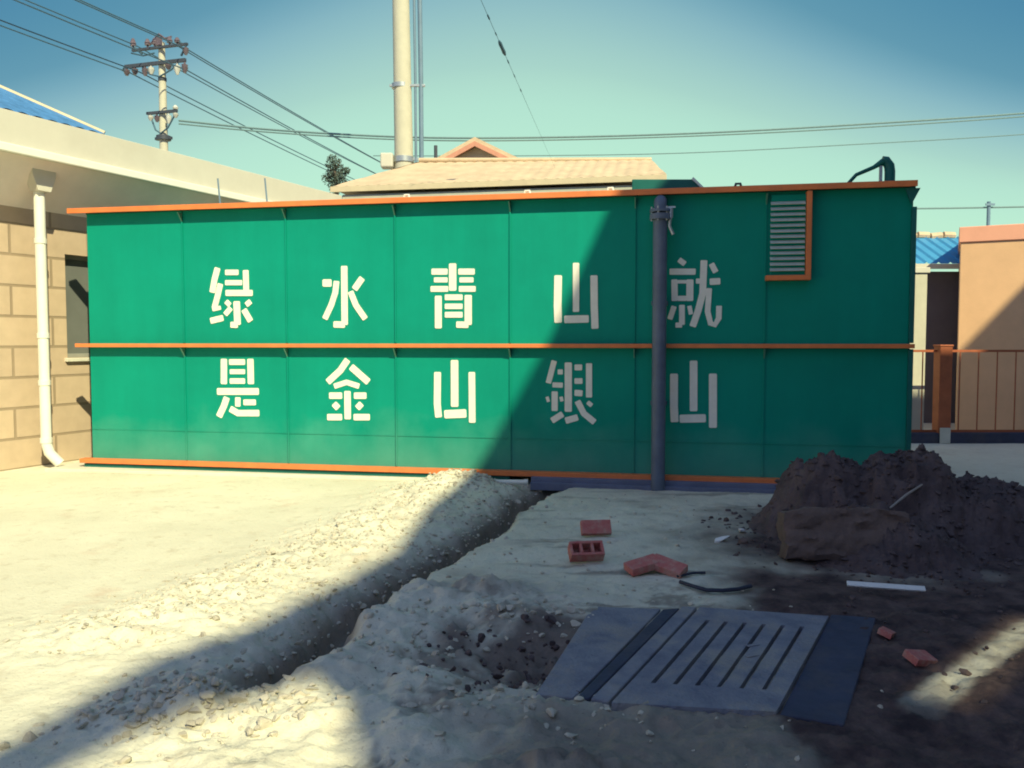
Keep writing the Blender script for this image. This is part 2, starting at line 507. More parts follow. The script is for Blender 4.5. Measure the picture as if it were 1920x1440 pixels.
def axis(pts):
    o = []
    for a, b, st in pts:
        n = max(1, int(round((b - a) / st)))
        o += list(np.linspace(a, b, n, endpoint=False))
    o.append(pts[-1][1])
    return np.array(o)
def grid_obj(name, xs, ys, hf, material, attr=None, parent=None):
    X, Y = np.meshgrid(xs, ys)
    Z = hf(X, Y)
    nx, ny = len(xs), len(ys)
    v = np.stack([X, Y, Z], -1).reshape(-1, 3)
    i = np.arange(nx * ny).reshape(ny, nx)
    f = np.stack([i[:-1, :-1], i[:-1, 1:], i[1:, 1:], i[1:, :-1]], -1).reshape(-1, 4)
    me = bpy.data.meshes.new(name)
    me.vertices.add(len(v)); me.vertices.foreach_set('co', v.ravel())
    me.loops.add(f.size); me.loops.foreach_set('vertex_index', f.ravel())
    me.polygons.add(len(f)); me.polygons.foreach_set('loop_start', np.arange(0, f.size, 4))
    me.polygons.foreach_set('loop_total', np.full(len(f), 4))
    me.update(calc_edges=True)
    if attr is not None:
        a = me.attributes.new('earth', 'FLOAT', 'POINT')
        a.data.foreach_set('value', attr(X, Y).ravel().astype(np.float32))
    me.shade_smooth()
    me.materials.append(material)
    o = bpy.data.objects.new(name, me)
    COL.objects.link(o)
    if parent: o.parent = parent
    return o

def ground_mat():
    m = bpy.data.materials.new('yard_ground')
    m.use_nodes = True
    n = m.node_tree.nodes
    b = n['Principled BSDF']
    b.inputs['Roughness'].default_value = .95
    b.inputs['Specular IOR Level'].default_value = .15
    t = n.new('ShaderNodeTexCoord')
    def noise(sc, d=7, r=.65):
        k = n.new('ShaderNodeTexNoise'); k.inputs['Scale'].default_value = sc
        k.inputs['Detail'].default_value = d; k.inputs['Roughness'].default_value = r
        lk(m, t.outputs['Object'], k.inputs['Vector'])
        return k.outputs['Fac']
    def ramp(f, c1, c2, p1=.35, p2=.65):
        k = n.new('ShaderNodeValToRGB')
        k.color_ramp.elements[0].position = p1; k.color_ramp.elements[1].position = p2
        k.color_ramp.elements[0].color = (*c1, 1); k.color_ramp.elements[1].color = (*c2, 1)
        lk(m, f, k.inputs[0]); return k.outputs[0]
    def mix(f, a, c, mode='MIX'):
        k = n.new('ShaderNodeMix'); k.data_type = 'RGBA'; k.blend_type = mode
        if isinstance(f, float): k.inputs['Factor'].default_value = f
        else: lk(m, f, k.inputs['Factor'])
        lk(m, a, k.inputs['A'])
        if isinstance(c, tuple): k.inputs['B'].default_value = (*c, 1)
        else: lk(m, c, k.inputs['B'])
        return k.outputs['Result']
    pale = ramp(noise(.8), (.59, .565, .445), (.69, .665, .53))
    pale = mix(ramp(noise(7), (0, 0, 0), (1, 1, 1), .55, .75), pale, (.50, .45, .34))
    spk = ramp(noise(45, 3), (0, 0, 0), (1, 1, 1), .62, .72)
    pale = mix(spk, pale, (.44, .40, .32))
    red = n.new('ShaderNodeMath'); red.operation = 'MULTIPLY'; red.inputs[1].default_value = .35
    lk(m, ramp(noise(1.7, 5), (0, 0, 0), (1, 1, 1), .60, .72), red.inputs[0])
    pale = mix(red.outputs[0], pale, (.52, .34, .24))
    dark = ramp(noise(5), (.042, .030, .032), (.135, .092, .082))
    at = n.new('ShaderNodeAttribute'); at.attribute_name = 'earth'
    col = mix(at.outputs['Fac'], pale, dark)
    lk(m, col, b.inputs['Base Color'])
    bp = n.new('ShaderNodeBump'); bp.inputs['Strength'].default_value = .6; bp.inputs['Distance'].default_value = .015
    lk(m, noise(38, 6), bp.inputs['Height'])
    lk(m, bp.outputs[0], b.inputs['Normal'])
    return m
MAT['ground'] = ground_mat()

xs = axis([(-400, -60, 40), (-60, -12, 6), (-12, -7, .5), (-7, -3.2, .08), (-3.2, 2.6, .022), (2.6, 5, .035), (5, 9, .12), (9, 14, .6), (14, 60, 6), (60, 400, 40)])
ys = axis([(-60, -6, 6), (-6, 2, .5), (2, 2.5, .06), (2.5, 5.4, .018), (5.4, 9.4, .034), (9.4, 13, .15), (13, 20, 1), (20, 80, 8), (80, 800, 60)])
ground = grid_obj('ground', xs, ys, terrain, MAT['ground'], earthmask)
tag(ground, 'pale dusty yard ground, dug up and strewn with rubble in front of the green unit', kind='structure')

# ------------------------------------------------------------------ earth mound
def mound_h(x, y):
    h = np.zeros(np.shape(x))
    for mx_, my_, a, s in MOUND:
        h = np.maximum(h, a * np.exp(-(((x - mx_) ** 2 + (y - my_) ** 2) / (s * s * .70)) ** 1.5))
    n = fbm(x * 2.6, y * 2.6, 91, 6, .62)
    r = 1 - np.abs(fbm(x * 4.5, y * 4.5, 95, 4, .6))
    e = sstep(.02, .16, h)
    return h - .05 + e * (.19 * n + .11 * (r - .75) + .07 * fbm(x * 10, y * 10, 97, 5, .72))
mo = grid_obj('earth_mound', axis([(1.5, 5.6, .018)]), axis([(4.9, 7.95, .018)]), mound_h, MAT['earth'])
tag(mo, 'dark dug-out earth mound with two peaks heaped against the right end of the green unit', 'earth mound')

# ------------------------------------------------------------------ loose rubble
ICO_V = []; ICO_F = []
def _ico():
    p = (1 + 5 ** .5) / 2
    v = [(-1, p, 0), (1, p, 0), (-1, -p, 0), (1, -p, 0), (0, -1, p), (0, 1, p), (0, -1, -p), (0, 1, -p), (p, 0, -1), (p, 0, 1), (-p, 0, -1), (-p, 0, 1)]
    f = [(0, 11, 5), (0, 5, 1), (0, 1, 7), (0, 7, 10), (0, 10, 11), (1, 5, 9), (5, 11, 4), (11, 10, 2), (10, 7, 6), (7, 1, 8),
         (3, 9, 4), (3, 4, 2), (3, 2, 6), (3, 6, 8), (3, 8, 9), (4, 9, 5), (2, 4, 11), (6, 2, 10), (8, 6, 7), (9, 8, 1)]
    v = [Vector(q).normalized() for q in v]
    # one subdivision
    cache = {}
    def mid(a, b):
        k = (min(a, b), max(a, b))
        if k not in cache:
            v.append((v[a] + v[b]).normalized()); cache[k] = len(v) - 1
        return cache[k]
    f2 = []
    for a, b, c in f:
        x, y, z = mid(a, b), mid(b, c), mid(c, a)
        f2 += [(a, x, z), (b, y, x), (c, z, y), (x, y, z)]
    return [tuple(q) for q in v], f2
ICO_V, ICO_F = _ico()
def stone_verts(c, r, rnd, flat=.65):
    sc = Vector((r * rnd.uniform(.7, 1.35), r * rnd.uniform(.7, 1.3), r * rnd.uniform(.45, .95) * flat / .65))
    Q = Matrix.Rotation(rnd.uniform(0, 6.28), 3, 'Z') @ Matrix.Rotation(rnd.uniform(-.5, .5), 3, 'X')
    cuts = [(Vector((rnd.gauss(0, 1), rnd.gauss(0, 1), rnd.gauss(0, 1))).normalized(), rnd.uniform(.32, .75)) for _ in range(8)]
    o = []
    for p in ICO_V:
        q = Vector(p) * rnd.uniform(.9, 1.08)
        for nrm, d in cuts:
            e = q.dot(nrm) - d
            if e > 0: q -= nrm * e
        o.append(c + Q @ Vector((q.x * sc.x, q.y * sc.y, q.z * sc.z)))
    return o
def scatter(name, spots, m, label, seed):
    rnd = random.Random(seed)
    mb = MB()
    for x, y, r, z in spots:
        mb.add(stone_verts(Vector((x, y, z + r * .12)), r, rnd), ICO_F)
    o = mb.build(name, m)
    return tag(o, label, None, None, 'stuff')

sp = []
rr = random.Random(3)
def poly_at(pl, t):
    tot = [math.dist(pl[i], pl[i + 1]) for i in range(len(pl) - 1)]
    d = t * sum(tot)
    for i, l in enumerate(tot):
        if d <= l or i == len(tot) - 1:
            k = d / l
            return pl[i][0] + (pl[i + 1][0] - pl[i][0]) * k, pl[i][1] + (pl[i + 1][1] - pl[i][1]) * k
        d -= l
pts = []
for _ in range(2600):
    x, y = poly_at(SPOIL, rr.random())
    x += rr.gauss(0, .27); y += rr.gauss(0, .2)
    pts.append((x, y, min(.036, .005 + abs(rr.gauss(0, .008)))))
for _ in range(420):
    x, y = -1.32 + rr.gauss(0, .24), 3.42 + rr.gauss(0, .17)
    pts.append((x, y, min(.042, .008 + abs(rr.gauss(0, .012)))))
for _ in range(420):
    a = rr.uniform(0, 6.28); q = rr.gauss(.62, .16)
    x, y = PIT[0] - .12 + math.cos(a) * q * 1.1, PIT[1] + math.sin(a) * q
    pts.append((x, y, min(.05, .007 + abs(rr.gauss(0, .012)))))
for _ in range(300):
    x, y = -.42 + rr.gauss(0, .09), 8.72 + rr.gauss(0, .12)
    x += rr.gauss(0, .16); y += rr.gauss(0, .14)
    pts.append((x, y, min(.035, .007 + abs(rr.gauss(0, .010)))))
for _ in range(260):
    pts.append((rr.uniform(-.7, 1.7), rr.uniform(2.6, 8.3), .005 + abs(rr.gauss(0, .009))))
for _ in range(900):
    t = rr.random(); x, y = poly_at(TRENCH, t)
    pts.append((x - .12 + rr.gauss(0, .17), y + rr.gauss(0, .1), min(.04, .005 + abs(rr.gauss(0, .010)))))
A = np.array(pts)
gx = (A[:, 0] - GC.x) * GX.x + (A[:, 1] - GC.y) * GX.y
gy = (A[:, 0] - GC.x) * GY.x + (A[:, 1] - GC.y) * GY.y
A = A[~((np.abs(gx) < .62) & (np.abs(gy) < .66))]
Z = terrain(A[:, 0], A[:, 1])
scatter('rubble', [(a[0], a[1], a[2], z) for a, z in zip(A, Z)], 'stone',
        'pale broken rubble and clods strewn along the trench and around the hole', 5)
pts = []
for _ in range(1900):
    k = rr.choice(MOUND[:4]); x, y = k[0] + rr.gauss(0, .48), k[1] + rr.gauss(0, .42)
    pts.append((x, y, min(.05, .006 + abs(rr.gauss(0, .012)))))
A = np.array(pts)
A = A[(A[:, 0] > 1.6) & (A[:, 1] > 5.0) & (A[:, 1] < 7.8)]
B_ = [(PIT[0] - .05 + rr.gauss(0, .26), PIT[1] + rr.gauss(0, .22), .006 + abs(rr.gauss(0, .014))) for _ in range(260)]
B_ += [(rr.uniform(1.9, 3.4), rr.uniform(2.8, 5.3), .004 + abs(rr.gauss(0, .009))) for _ in range(260)]
B_ = np.array([q for q in B_ if not (abs((q[0] - GC.x) * GX.x + (q[1] - GC.y) * GX.y) < .70 and abs((q[0] - GC.x) * GY.x + (q[1] - GC.y) * GY.y) < .66)])
A = np.concatenate([A, B_])
Z = np.where((A[:, 0] > 1.52) & (A[:, 1] > 4.92), np.maximum(mound_h(A[:, 0], A[:, 1]), terrain(A[:, 0], A[:, 1])), terrain(A[:, 0], A[:, 1]))
scatter('clods', [(a[0], a[1], a[2], z) for a, z in zip(A, Z)], 'earth', 'dark earth clods lying on and around the mound', 6)

# ------------------------------------------------------------------ the green treatment unit
ZB, ZT = .104, 3.104
ZM = ZB + (ZT - ZB) * .466
TD = 2.2
tank = empty('treatment_unit', 'long green steel container with orange rails and white painted slogan', 'container', TA, TROT)
seams = [0.0] + [tp(x, 560)[0] for x in (345, 538, 742, 957, 1190, 1434)] + [TLEN]
b = MB(); b.box(.02, TLEN - .02, .03, TD, .06, ZT - .03)
b.build('shell', 'dark_green', tank, .01)
rnd = random.Random(2)
for i in range(7):
    for z0, z1 in ((ZB + .02, ZM), (ZM, ZT - .02)):
        g = .006
        a0, a1 = seams[i] + g, seams[i + 1] - g
        # slightly buckled sheet: a shallow grid
        mb = MB(); nx_, nz_ = 10, 8
        def bulge(s, q, k=rnd.uniform(-.002, .004), p=rnd.uniform(0, 6)):
            return -k * math.sin(math.pi * s) * math.sin(math.pi * q) - .001 * math.sin(5 * s + p) * math.sin(math.pi * q)
        vs = []; fs = []
        for jz in range(nz_ + 1):
            for ix in range(nx_ + 1):
                s, q = ix / nx_, jz / nz_
                vs.append((a0 + (a1 - a0) * s, bulge(s, q), z0 + .004 + (z1 - z0 - .008) * q))
        for jz in range(nz_):
            for ix in range(nx_):
                k = jz * (nx_ + 1) + ix
                fs.append((k, k + 1, k + nx_ + 2, k + nx_ + 1))
        W_ = nx_ + 1
        rim = list(range(W_)) + [k * W_ + nx_ for k in range(1, nz_ + 1)] + [nz_ * W_ + k for k in range(nx_ - 1, -1, -1)] + [k * W_ for k in range(nz_ - 1, 0, -1)]
        o_ = len(vs)
        vs += [(vs[k][0], .022, vs[k][2]) for k in rim]
        m_ = len(rim)
        fs += [(rim[k], rim[(k + 1) % m_], o_ + (k + 1) % m_, o_ + k) for k in range(m_)]
        mb.add(vs, fs)
        o = mb.build('wall_panel', 'green', tank, 0, True)
# lower welded band seam
b = MB(); b.box(.01, TLEN - .01, -.0065, .0, .478, .486)
b.build('weld_seam', 'green', tank)
for i in range(1, 7):
    s = seams[i]
    for z0, z1 in ((ZB + .03, ZM - .03), (ZM + .03, ZT - .05)):
        b = MB(); b.box(s - .007, s + .007, -.016, .004, z0, z1)
        st_ = b.build('stiffener', 'green', tank)
        b = MB(); b.prism([(-.0165, z1), (-.10, z1), (-.0165, z1 - .10)], s - .006, s + .006, lambda a, c, h: (h, a, c))
        b.build('gusset', 'gusset', st_)
for z, hh, x0, x1 in ((ZT, .030, -.165, TLEN + .0), (ZM, .022, -.12, TLEN + .015), (ZB, .026, -.10, TLEN + .01)):
    b = MB()
    pr = .125 if z == ZT else .105
    b.box(x0, x1, -pr, -pr + .02, z - hh, z + hh)      # face of the angle
    b.box(x0, x1, -pr + .02, .012, z + hh - .012, z + hh - .001)
    b.build('rail', 'orange', tank, .004)
b = MB(); b.box(-.02, TLEN + .02, .014, TD + .02, ZT - .028, ZT + .012)
b.build('roof_plate', 'dark_green', tank, .004)
b = MB(); b.box(-.06, TLEN * .56, -.075, -.02, -.03, ZB - .035); b.build('skid_beam', 'dark_green', tank, .006)
b = MB()
x0 = tp(1000, 900)[0]
b.box(x0, TLEN, -.16, -.02, -.02, ZB - .02)
b.box(x0, TLEN, -.21, -.16, -.05, .035)
b.build('base_channel', 'beam', tank, .006)
for z0, z1 in ((ZB + .04, ZM - .03), (ZM + .03, ZT - .22)):
    b = MB(); b.box(TLEN - .03, TLEN + .015, -.06, -.024, z0, z1); b.build('corner_angle', 'dark_green', tank, .003)
b = MB(); b.prism([(TLEN + .04, ZT - .04), (TLEN - .10, ZT - .04), (TLEN - .04, ZT - .20)], -.07, -.05, lambda a, c, h: (a, h, c))
b.build('corner_bracket', 'dark_green', tank)

# writing: stencil strokes ------------------------------------------------
def z6(p): return tp(370 + p[0] / 3.4286, 470 + p[1] / 3.4286)
def z7(p): return tp(1000 + p[0] / 4.1132, 470 + p[1] / 4.1132)
CH = [
 ('z6', [([(132,110),(112,185),(97,270)],40),([(150,212),(132,290),(110,372)],38),([(98,378),(152,366)],26),([(85,452),(168,432)],38),
         ([(180,140),(266,140)],34),([(312,125),(316,262)],38),([(180,206),(290,206)],32),([(183,272),(357,272)],38),
         ([(254,325),(260,478)],44),([(262,478),(215,476)],38),([(185,325),(212,352)],32),([(218,368),(180,412)],34),([(345,325),(315,350)],34),([(300,378),(345,455)],38)]),
 ('z6', [([(945,98),(948,478)],42),([(950,476),(876,474)],40),([(806,208),(864,208)],46),([(896,195),(888,270),(862,350),(820,440)],38),
         ([(1062,175),(1010,250)],42),([(985,262),(1020,350),(1082,440)],38)]),
 ('z6', [([(1642,82),(1642,258)],48),([(1506,135),(1610,135)],38),([(1522,188),(1610,188)],32),([(1500,246),(1614,246)],36),
         ([(1678,135),(1784,135)],38),([(1686,188),(1776,188)],32),([(1682,246),(1790,246)],36),
         ([(1550,290),(1550,500)],44),([(1742,285),(1742,478)],46),([(1744,477),(1665,475)],40),
         ([(1592,300),(1706,300)],36),([(1592,358),(1706,358)],34),([(1592,412),(1706,412)],36)]),
 ('z7', [([(192,190),(188,420),(192,556)],58),([(330,94),(330,472)],48),([(468,190),(470,420),(476,602)],54),([(238,530),(428,526)],56)]),
 ('z7', [([(1122,68),(1170,104)],40),([(1050,162),(1252,162)],46),([(1088,222),(1090,388)],46),([(1208,222),(1206,388)],52),([(1112,240),(1184,240)],26),([(1112,368),(1182,368)],38),
         ([(1086,428),(1052,530)],40),([(1146,418),(1146,572)],42),([(1148,574),(1096,574)],38),([(1203,425),(1216,492)],32),
         ([(1316,74),(1306,330),(1272,460),(1228,586)],50),([(1254,235),(1292,235)],38),([(1372,100),(1408,168)],42),([(1360,240),(1442,236)],48),
         ([(1356,290),(1344,470),(1366,560),(1400,572),(1430,520),(1432,425)],42)]),
 ('z6', [([(172,695),(172,858)],42),([(342,695),(346,858)],42),([(205,716),(308,716)],36),([(210,778),(308,778)],30),([(210,838),(308,838)],34),
         ([(128,905),(397,905)],42),([(192,942),(172,1000),(140,1068)],42),([(262,942),(262,1002)],36),([(298,975),(378,975)],36),([(212,1015),(262,1044),(400,1044)],40)]),
 ('z6', [([(968,700),(920,770),(838,846)],42),([(988,745),(1102,846)],44),([(880,872),(960,846),(1042,872)],34),([(848,932),(932,932)],40),([(1008,932),(1088,932)],40),
         ([(966,902),(968,1084)],42),([(878,982),(908,1014)],40),([(1058,982),(1028,1014)],40),([(836,1070),(932,1070)],40),([(1006,1070),(1110,1070)],40)]),
 ('z6', [([(1545,780),(1543,985),(1552,1072)],44),([(1654,703),(1655,1004)],48),([(1765,780),(1768,1106)],42),([(1588,1052),(1730,1046)],52)]),
 ('z7', [([(162,848),(116,1022)],42),([(188,935),(228,935)],38),([(148,1034),(228,1038)],38),([(165,1085),(165,1236)],46),([(106,1126),(118,1166)],24),([(214,1126),(222,1162)],26),([(142,1312),(228,1258)],46),
         ([(270,862),(270,1242)],54),([(318,900),(377,900)],44),([(318,1005),(380,1005)],42),([(318,1095),(380,1100)],46),([(430,868),(430,1132)],46),([(446,1168),(424,1194)],44),
         ([(340,1158),(390,1255),(474,1324)],46),([(248,1312),(344,1284)],48)]),
 ('z7', [([(1085,948),(1084,1200),(1090,1322)],58),([(1236,848),(1236,1238)],56),([(1385,948),(1385,1366)],58),([(1128,1296),(1330,1292)],60)]),
]
def stroke_poly(P, wd):
    P = [Vector(p) for p in P]
    L_, R_ = [], []
    n = len(P)
    for i in range(n):
        if i == 0: t = P[1] - P[0]
        elif i == n - 1: t = P[-1] - P[-2]
        else: t = (P[i + 1] - P[i]).normalized() + (P[i] - P[i - 1]).normalized()
        t.normalize()
        nn = Vector((-t.y, t.x)) * wd * .5
        p = P[i]
        c = wd * .12
        if i == 0:
            R_ += [p - nn * .78, p - nn + t * c]; L_ += [p + nn * .78, p + nn + t * c]
        elif i == n - 1:
            R_ += [p - nn - t * c, p - nn * .78]; L_ += [p + nn - t * c, p + nn * .78]
        else:
            R_.append(p - nn); L_.append(p + nn)
    return L_ + R_[::-1]
for src, strokes in CH:
    fn = z6 if src == 'z6' else z7
    mb = MB()
    for k, (pl, wd) in enumerate(strokes):
        q = [fn(p) for p in pl]
        c = pl[0]
        wm = abs(fn((c[0], c[1] + wd))[1] - fn(c)[1])
        poly = stroke_poly(q, wm * 1.03)
        mb.prism([(p.x, p.y) for p in poly], -.0060 - .0003 * k, .003, lambda a, c_, h: (a, h, c_))
    mb.build('character', 'white_paint', tank)

# louvre
u0, zl0 = tp(1434, 527); u1, zl1 = tp(1520, 366)
zl1 = ZT - .06
b = MB(); b.box(u0 + .05, u1 - .05, -.05, -.022, zl0 + .05, zl1)
lv = b.build('louvre_vent', 'green', tank, .003)
b = MB()
b.box(u1 - .05, u1, -.115, .0, zl0, zl1 + .02)
b.box(u0, u1 - .05, -.115, .0, zl0, zl0 + .05)
b.build('vent_frame', 'orange', lv, .003)
b = MB()
ua, _ = tp(1443, 440); ub, _ = tp(1507, 440)
nsl = 13
for k in range(nsl):
    zc = zl0 + .11 + (zl1 - zl0 - .20) * k / (nsl - 1)
    Mx = Matrix.Translation((0, -.075, zc)) @ Matrix.Rotation(R(38), 4, 'X')
    b.box(ua, ub, -.024, .024, -.004, .004, Mx)
b.build('slats', 'slat', lv)

# standpipe with flange and valve
up, _ = tp(1237, 560)
zpt = tp(1237, 412)[1]
b = MB()
b.tube([(up, -.20, -.05), (up, -.20, zpt - .02)], .072, 20)
pp = b.build('standpipe', 'pipe', tank, 0, True)
b = MB(); b.tube([(up, -.20, zpt - .03), (up, -.20, zpt + .03)], .108, 20); b.tube([(up, -.20, zpt + .045), (up, -.20, zpt + .075)], .108, 20)
b.build('flange', 'pipe', pp, .004, True)
b = MB()
b.tube([(up, -.20, zpt + .075), (up, -.20, zpt + .12), (up, -.17, zpt + .16), (up, -.10, zpt + .175), (up, .02, zpt + .175)], .065, 16)
b.build('elbow', 'pipe', pp, 0, True)
for k in range(6):
    q = k * math.pi / 3 + .3
    x, y = up + math.cos(q) * .09, -.20 + math.sin(q) * .09
    b = MB(); b.tube([(x, y, zpt - .045), (x, y, zpt + .10)], .010, 6)
    b.build('bolt', 'steel', pp)
uv, zv = tp(1257, 405)
b = MB()
b.tube([(up + .05, -.20, zv - .02), (uv, -.21, zv - .01)], .02, 8)
b.tube([(uv, -.21, zv - .05), (uv, -.21, zv + .05)], .028, 10)
b.box(uv - .045, uv + .05, -.225, -.205, zv + .05, zv + .066)
b.tube([(uv, -.21, zv - .05), (uv - .01, -.21, zv - .13), (uv + .03, -.21, zv - .22)], .018, 8)
b.build('valve', 'steel', pp, 0, True)
for zz in (.9, 1.95):
    b = MB(); b.box(up - .085, up + .085, -.128, .0, zz - .02, zz + .02)
    b.build('pipe_clip', 'pipe', pp, .003)

# hose on the roof
uh, zh = tp(1668, 345, .35)
uh2, zh2 = tp(1578, 341, .35); ur, _ = tp(1652, 330, .35); _, ztop = tp(1668, 300, .35)
b = MB()
pts = [(uh, .35, ZT), (uh, .35, ztop - .12), (uh - .008, .35, ztop - .06), (uh - .04, .35, ztop - .012), (uh - .075, .35, ztop - .01)]
b.tube(pts, .052, 14)
vp = b.build('vent_pipe', 'dark_green', tank, 0, True)
b = MB(); b.tube([(uh - .07, .35, ztop - .012), (uh - .16, .35, ztop - .07), (uh - .33, .35, ztop - .14), (uh2 - .02, .35, ZT + .005)], [.034, .022, .020, .018], 10)
b.build('hose', 'dark_green', vp, 0, True)
b = MB(); b.box(ur - .02, ur + .01, .335, .36, ZT, ztop - .06)
b.build('prop', 'steel', vp)
# low hatch on the roof
ha, za = tp(1185, 336, .9); hb, zb_ = tp(1300, 336, .9); hc, _ = tp(1342, 355, .9)
b = MB()
b.prism([(ha, ZT), (hc, ZT), (hb, zb_), (ha, za)], .9, 1.8, lambda a, c, h: (a, h, c))
hx = b.build('hatch', 'dark_green', tank, .01)
b = MB()
b.prism([(hb - .02, zb_), (hb, zb_ + .022), (hc + .05, ZT + .022), (hc + .05, ZT)], .88, 1.82, lambda a, c, h: (a, h, c))
b.build('hatch_trim', 'pvc', hx)
for px in (765, 990, 1145, 1383):
    u, z = tp(px, 362)
    b = MB(); b.tube([(u - .03, -.05, ZT + .034), (u - .022, -.05, ZT + .065), (u + .022, -.05, ZT + .065), (u + .03, -.05, ZT + .034)], .014, 8)
    b.build('lifting_lug', 'pvc' if px < 1300 else 'iron', tank, 0, True)
for px, hgt in ((405, .36), (494, .34)):
    u, z = tp(px, 380)
    b = MB(); b.tube([(u, .1, ZT), (u - .03, .1, ZT + hgt)], .010, 8)
    b.build('rod', 'conduit', tank, 0, True)

# slab below the unit
def pad_pt(a, b_): p = TA + TU * a + TN * b_; return p
b = MB()
xw = tp(820, 880)[0]
vs = [pad_pt(-.42, -.30), pad_pt(xw, -.13), pad_pt(xw, 2.5), pad_pt(-.42, 2.5)]
b.prism([(v.x, v.y) for v in vs], -.2, .028, lambda a, c, h: (a, c, h))
tag(b.build('concrete_pad', 'conc', None, .008), 'pale concrete slab edge showing under the left half of the green unit', kind='structure')

# white plastic pipe lying before the unit
ua, za = tp(893, 903, -.32); ub, zb2 = tp(990, 904, -.32)
p0 = TA + TU * ua - TN * .32; p1 = TA + TU * ub - TN * .32
p0.z = za; p1.z = zb2
b = MB(); b.tube([p0, p0.lerp(p1, .93)], .026, 12)
pv = b.build('plastic_pipe', 'pvc', None, 0, True)
tag(pv, 'short white plastic pipe lying across the trench below the green unit', 'pipe')
b = MB(); b.tube([p0.lerp(p1, .93), p1], .032, 12); b.build('pipe_socket', 'pvc', pv, 0, True)

# ------------------------------------------------------------------ left house
W0 = Vector((-5.55, 10.9, 0))
WROT = R(64.5)
house = empty('block_house', 'beige block house with deep cream fascia and downpipes, left of the green unit', 'house', W0, WROT)
T0, T1 = -12.0, 4.2
EB, ET = 3.69, 4.13
wx0, wx1, wz0, wz1 = -.337, 1.2, 1.34, 2.66
b = MB()
b.box(T0, wx0, 0, .28, -.1, EB)
b.box(wx1, T1, 0, .28, -.1, EB)
b.box(wx0, wx1, 0, .28, -.1, wz0)
b.box(wx0, wx1, 0, .28, wz1, EB)
b.box(T1 - .28, T1, .28, 7, -.1, EB)
wl = b.build('wall', 'brickwall', house)
b = MB()
fw = .05
b.box(wx0, wx1, .10, .16, wz0, wz0 + fw); b.box(wx0, wx1, .10, .16, wz1 - fw, wz1)
for x in (wx0, (wx0 + wx1) / 2 - .03, wx1 - fw): b.box(x, x + fw, .10, .16, wz0 + fw, wz1 - fw)
wn = b.build('window', 'frame', house, .004)
b = MB(); b.box(wx0 + .03, wx1 - .03, .125, .133, wz0 + .03, wz1 - .03); b.build('pane', 'glass', wn)
b = MB(); b.box(wx0 - .04, wx1 + .04, -.05, .10, wz0 - .05, wz0 - .003); b.build('sill', 'conc', wn, .006)
b = MB(); b.box(T0, T1 + .42, -.60, -.52, EB - .02, ET); b.box(T1 + .34, T1 + .42, -.52, 7.2, EB - .02, ET)
fa = b.build('fascia', 'fascia', house, .006)
b = MB(); b.box(T0, T1 + .42, -.66, -.602, EB - .035, EB + .06); b.build('fascia_lip', 'pvc', fa, .012)
b = MB(); b.prism([(-.52, EB + .003), (-.004, 3.16), (-.004, EB + .05), (-.52, EB + .05)], T0, T1 + .0, lambda a, c, h: (h, a, c)); b.build('soffit', 'soffit', house)
# roof: low deck and the hipped blue tile part further along
b = MB(); b.box(T0, T1 + .34, -.52, 7.0, ET - .20, ET - .12); rf = b.build('roof', 'fascia', house)
hx0 = -.10
b = MB()
y0 = -.50; sl = .57; dpt = 3.2
e1 = (hx0, y0, ET + .02); r1 = (hx0 - dpt, y0 + dpt, ET + .02 + dpt * sl); e0 = (T0, y0, ET + .02); r0 = (T0, y0 + dpt, ET + .02 + dpt * sl)
q1 = (hx0, y0 + 2 * dpt, ET + .02)
n = 60
vs = []; fs = []
def roofpt(x, s):      # tiles run down the slope: small rolls
    return (x, y0 + dpt * s, ET + .02 + dpt * s * sl + .022 * abs(math.sin(x * math.pi / .18)))
NX = 340; NS = 6
for j in range(NS + 1):
    s = j / NS
    xe = hx0 - dpt * s
    for i in range(NX + 1):
        vs.append(roofpt(T0 + (xe - T0) * i / NX, s))
for j in range(NS):
    for i in range(NX):
        k = j * (NX + 1) + i
        fs.append((k, k + 1, k + NX + 2, k + NX + 1))
b.add(vs, fs)
b.add([e1, q1, r1], [(0, 1, 2)])
b.build('tiled_roof', 'bluetile', house, 0, True)
b = MB(); b.tube([Vector(e1) + Vector((.02, .04, .03)), Vector(r1) + Vector((.02, .04, .03)), Vector(r0) + Vector((.02, .04, .03))], .035, 8)
b.build('ridge_cap', 'cream', house, 0, True)
def downpipe(t, foot):
    Y_ = -.30
    b = MB()
    b.tube([(t, Y_, EB - .1), (t, Y_, .32 if foot else .1)] + ([(t + .02, Y_ - .02, .20), (t + .10, Y_ - .10, .06)] if foot else []), .062, 16)
    d = b.build('downpipe', 'pvc', house, 0, True)
    for z in (1.05, 1.62, 2.75, .35):
        b = MB(); b.tube([(t, Y_, z - .03), (t, Y_, z + .03)], .070, 16)
        b.build('pipe_joint', 'pvc', d, 0, True)
    b = MB(); b.prism([(-.15, EB - .04), (.15, EB - .04), (.15, EB - .17), (.08, EB - .36), (-.08, EB - .36), (-.15, EB - .17)], Y_ - .11, Y_ + .05, lambda a, c, h: (t + a, h, c))
    b.build('hopper', 'fascia', d, .006)
downpipe(-.87, True)
downpipe(2.10, False)
downpipe(3.22, False)

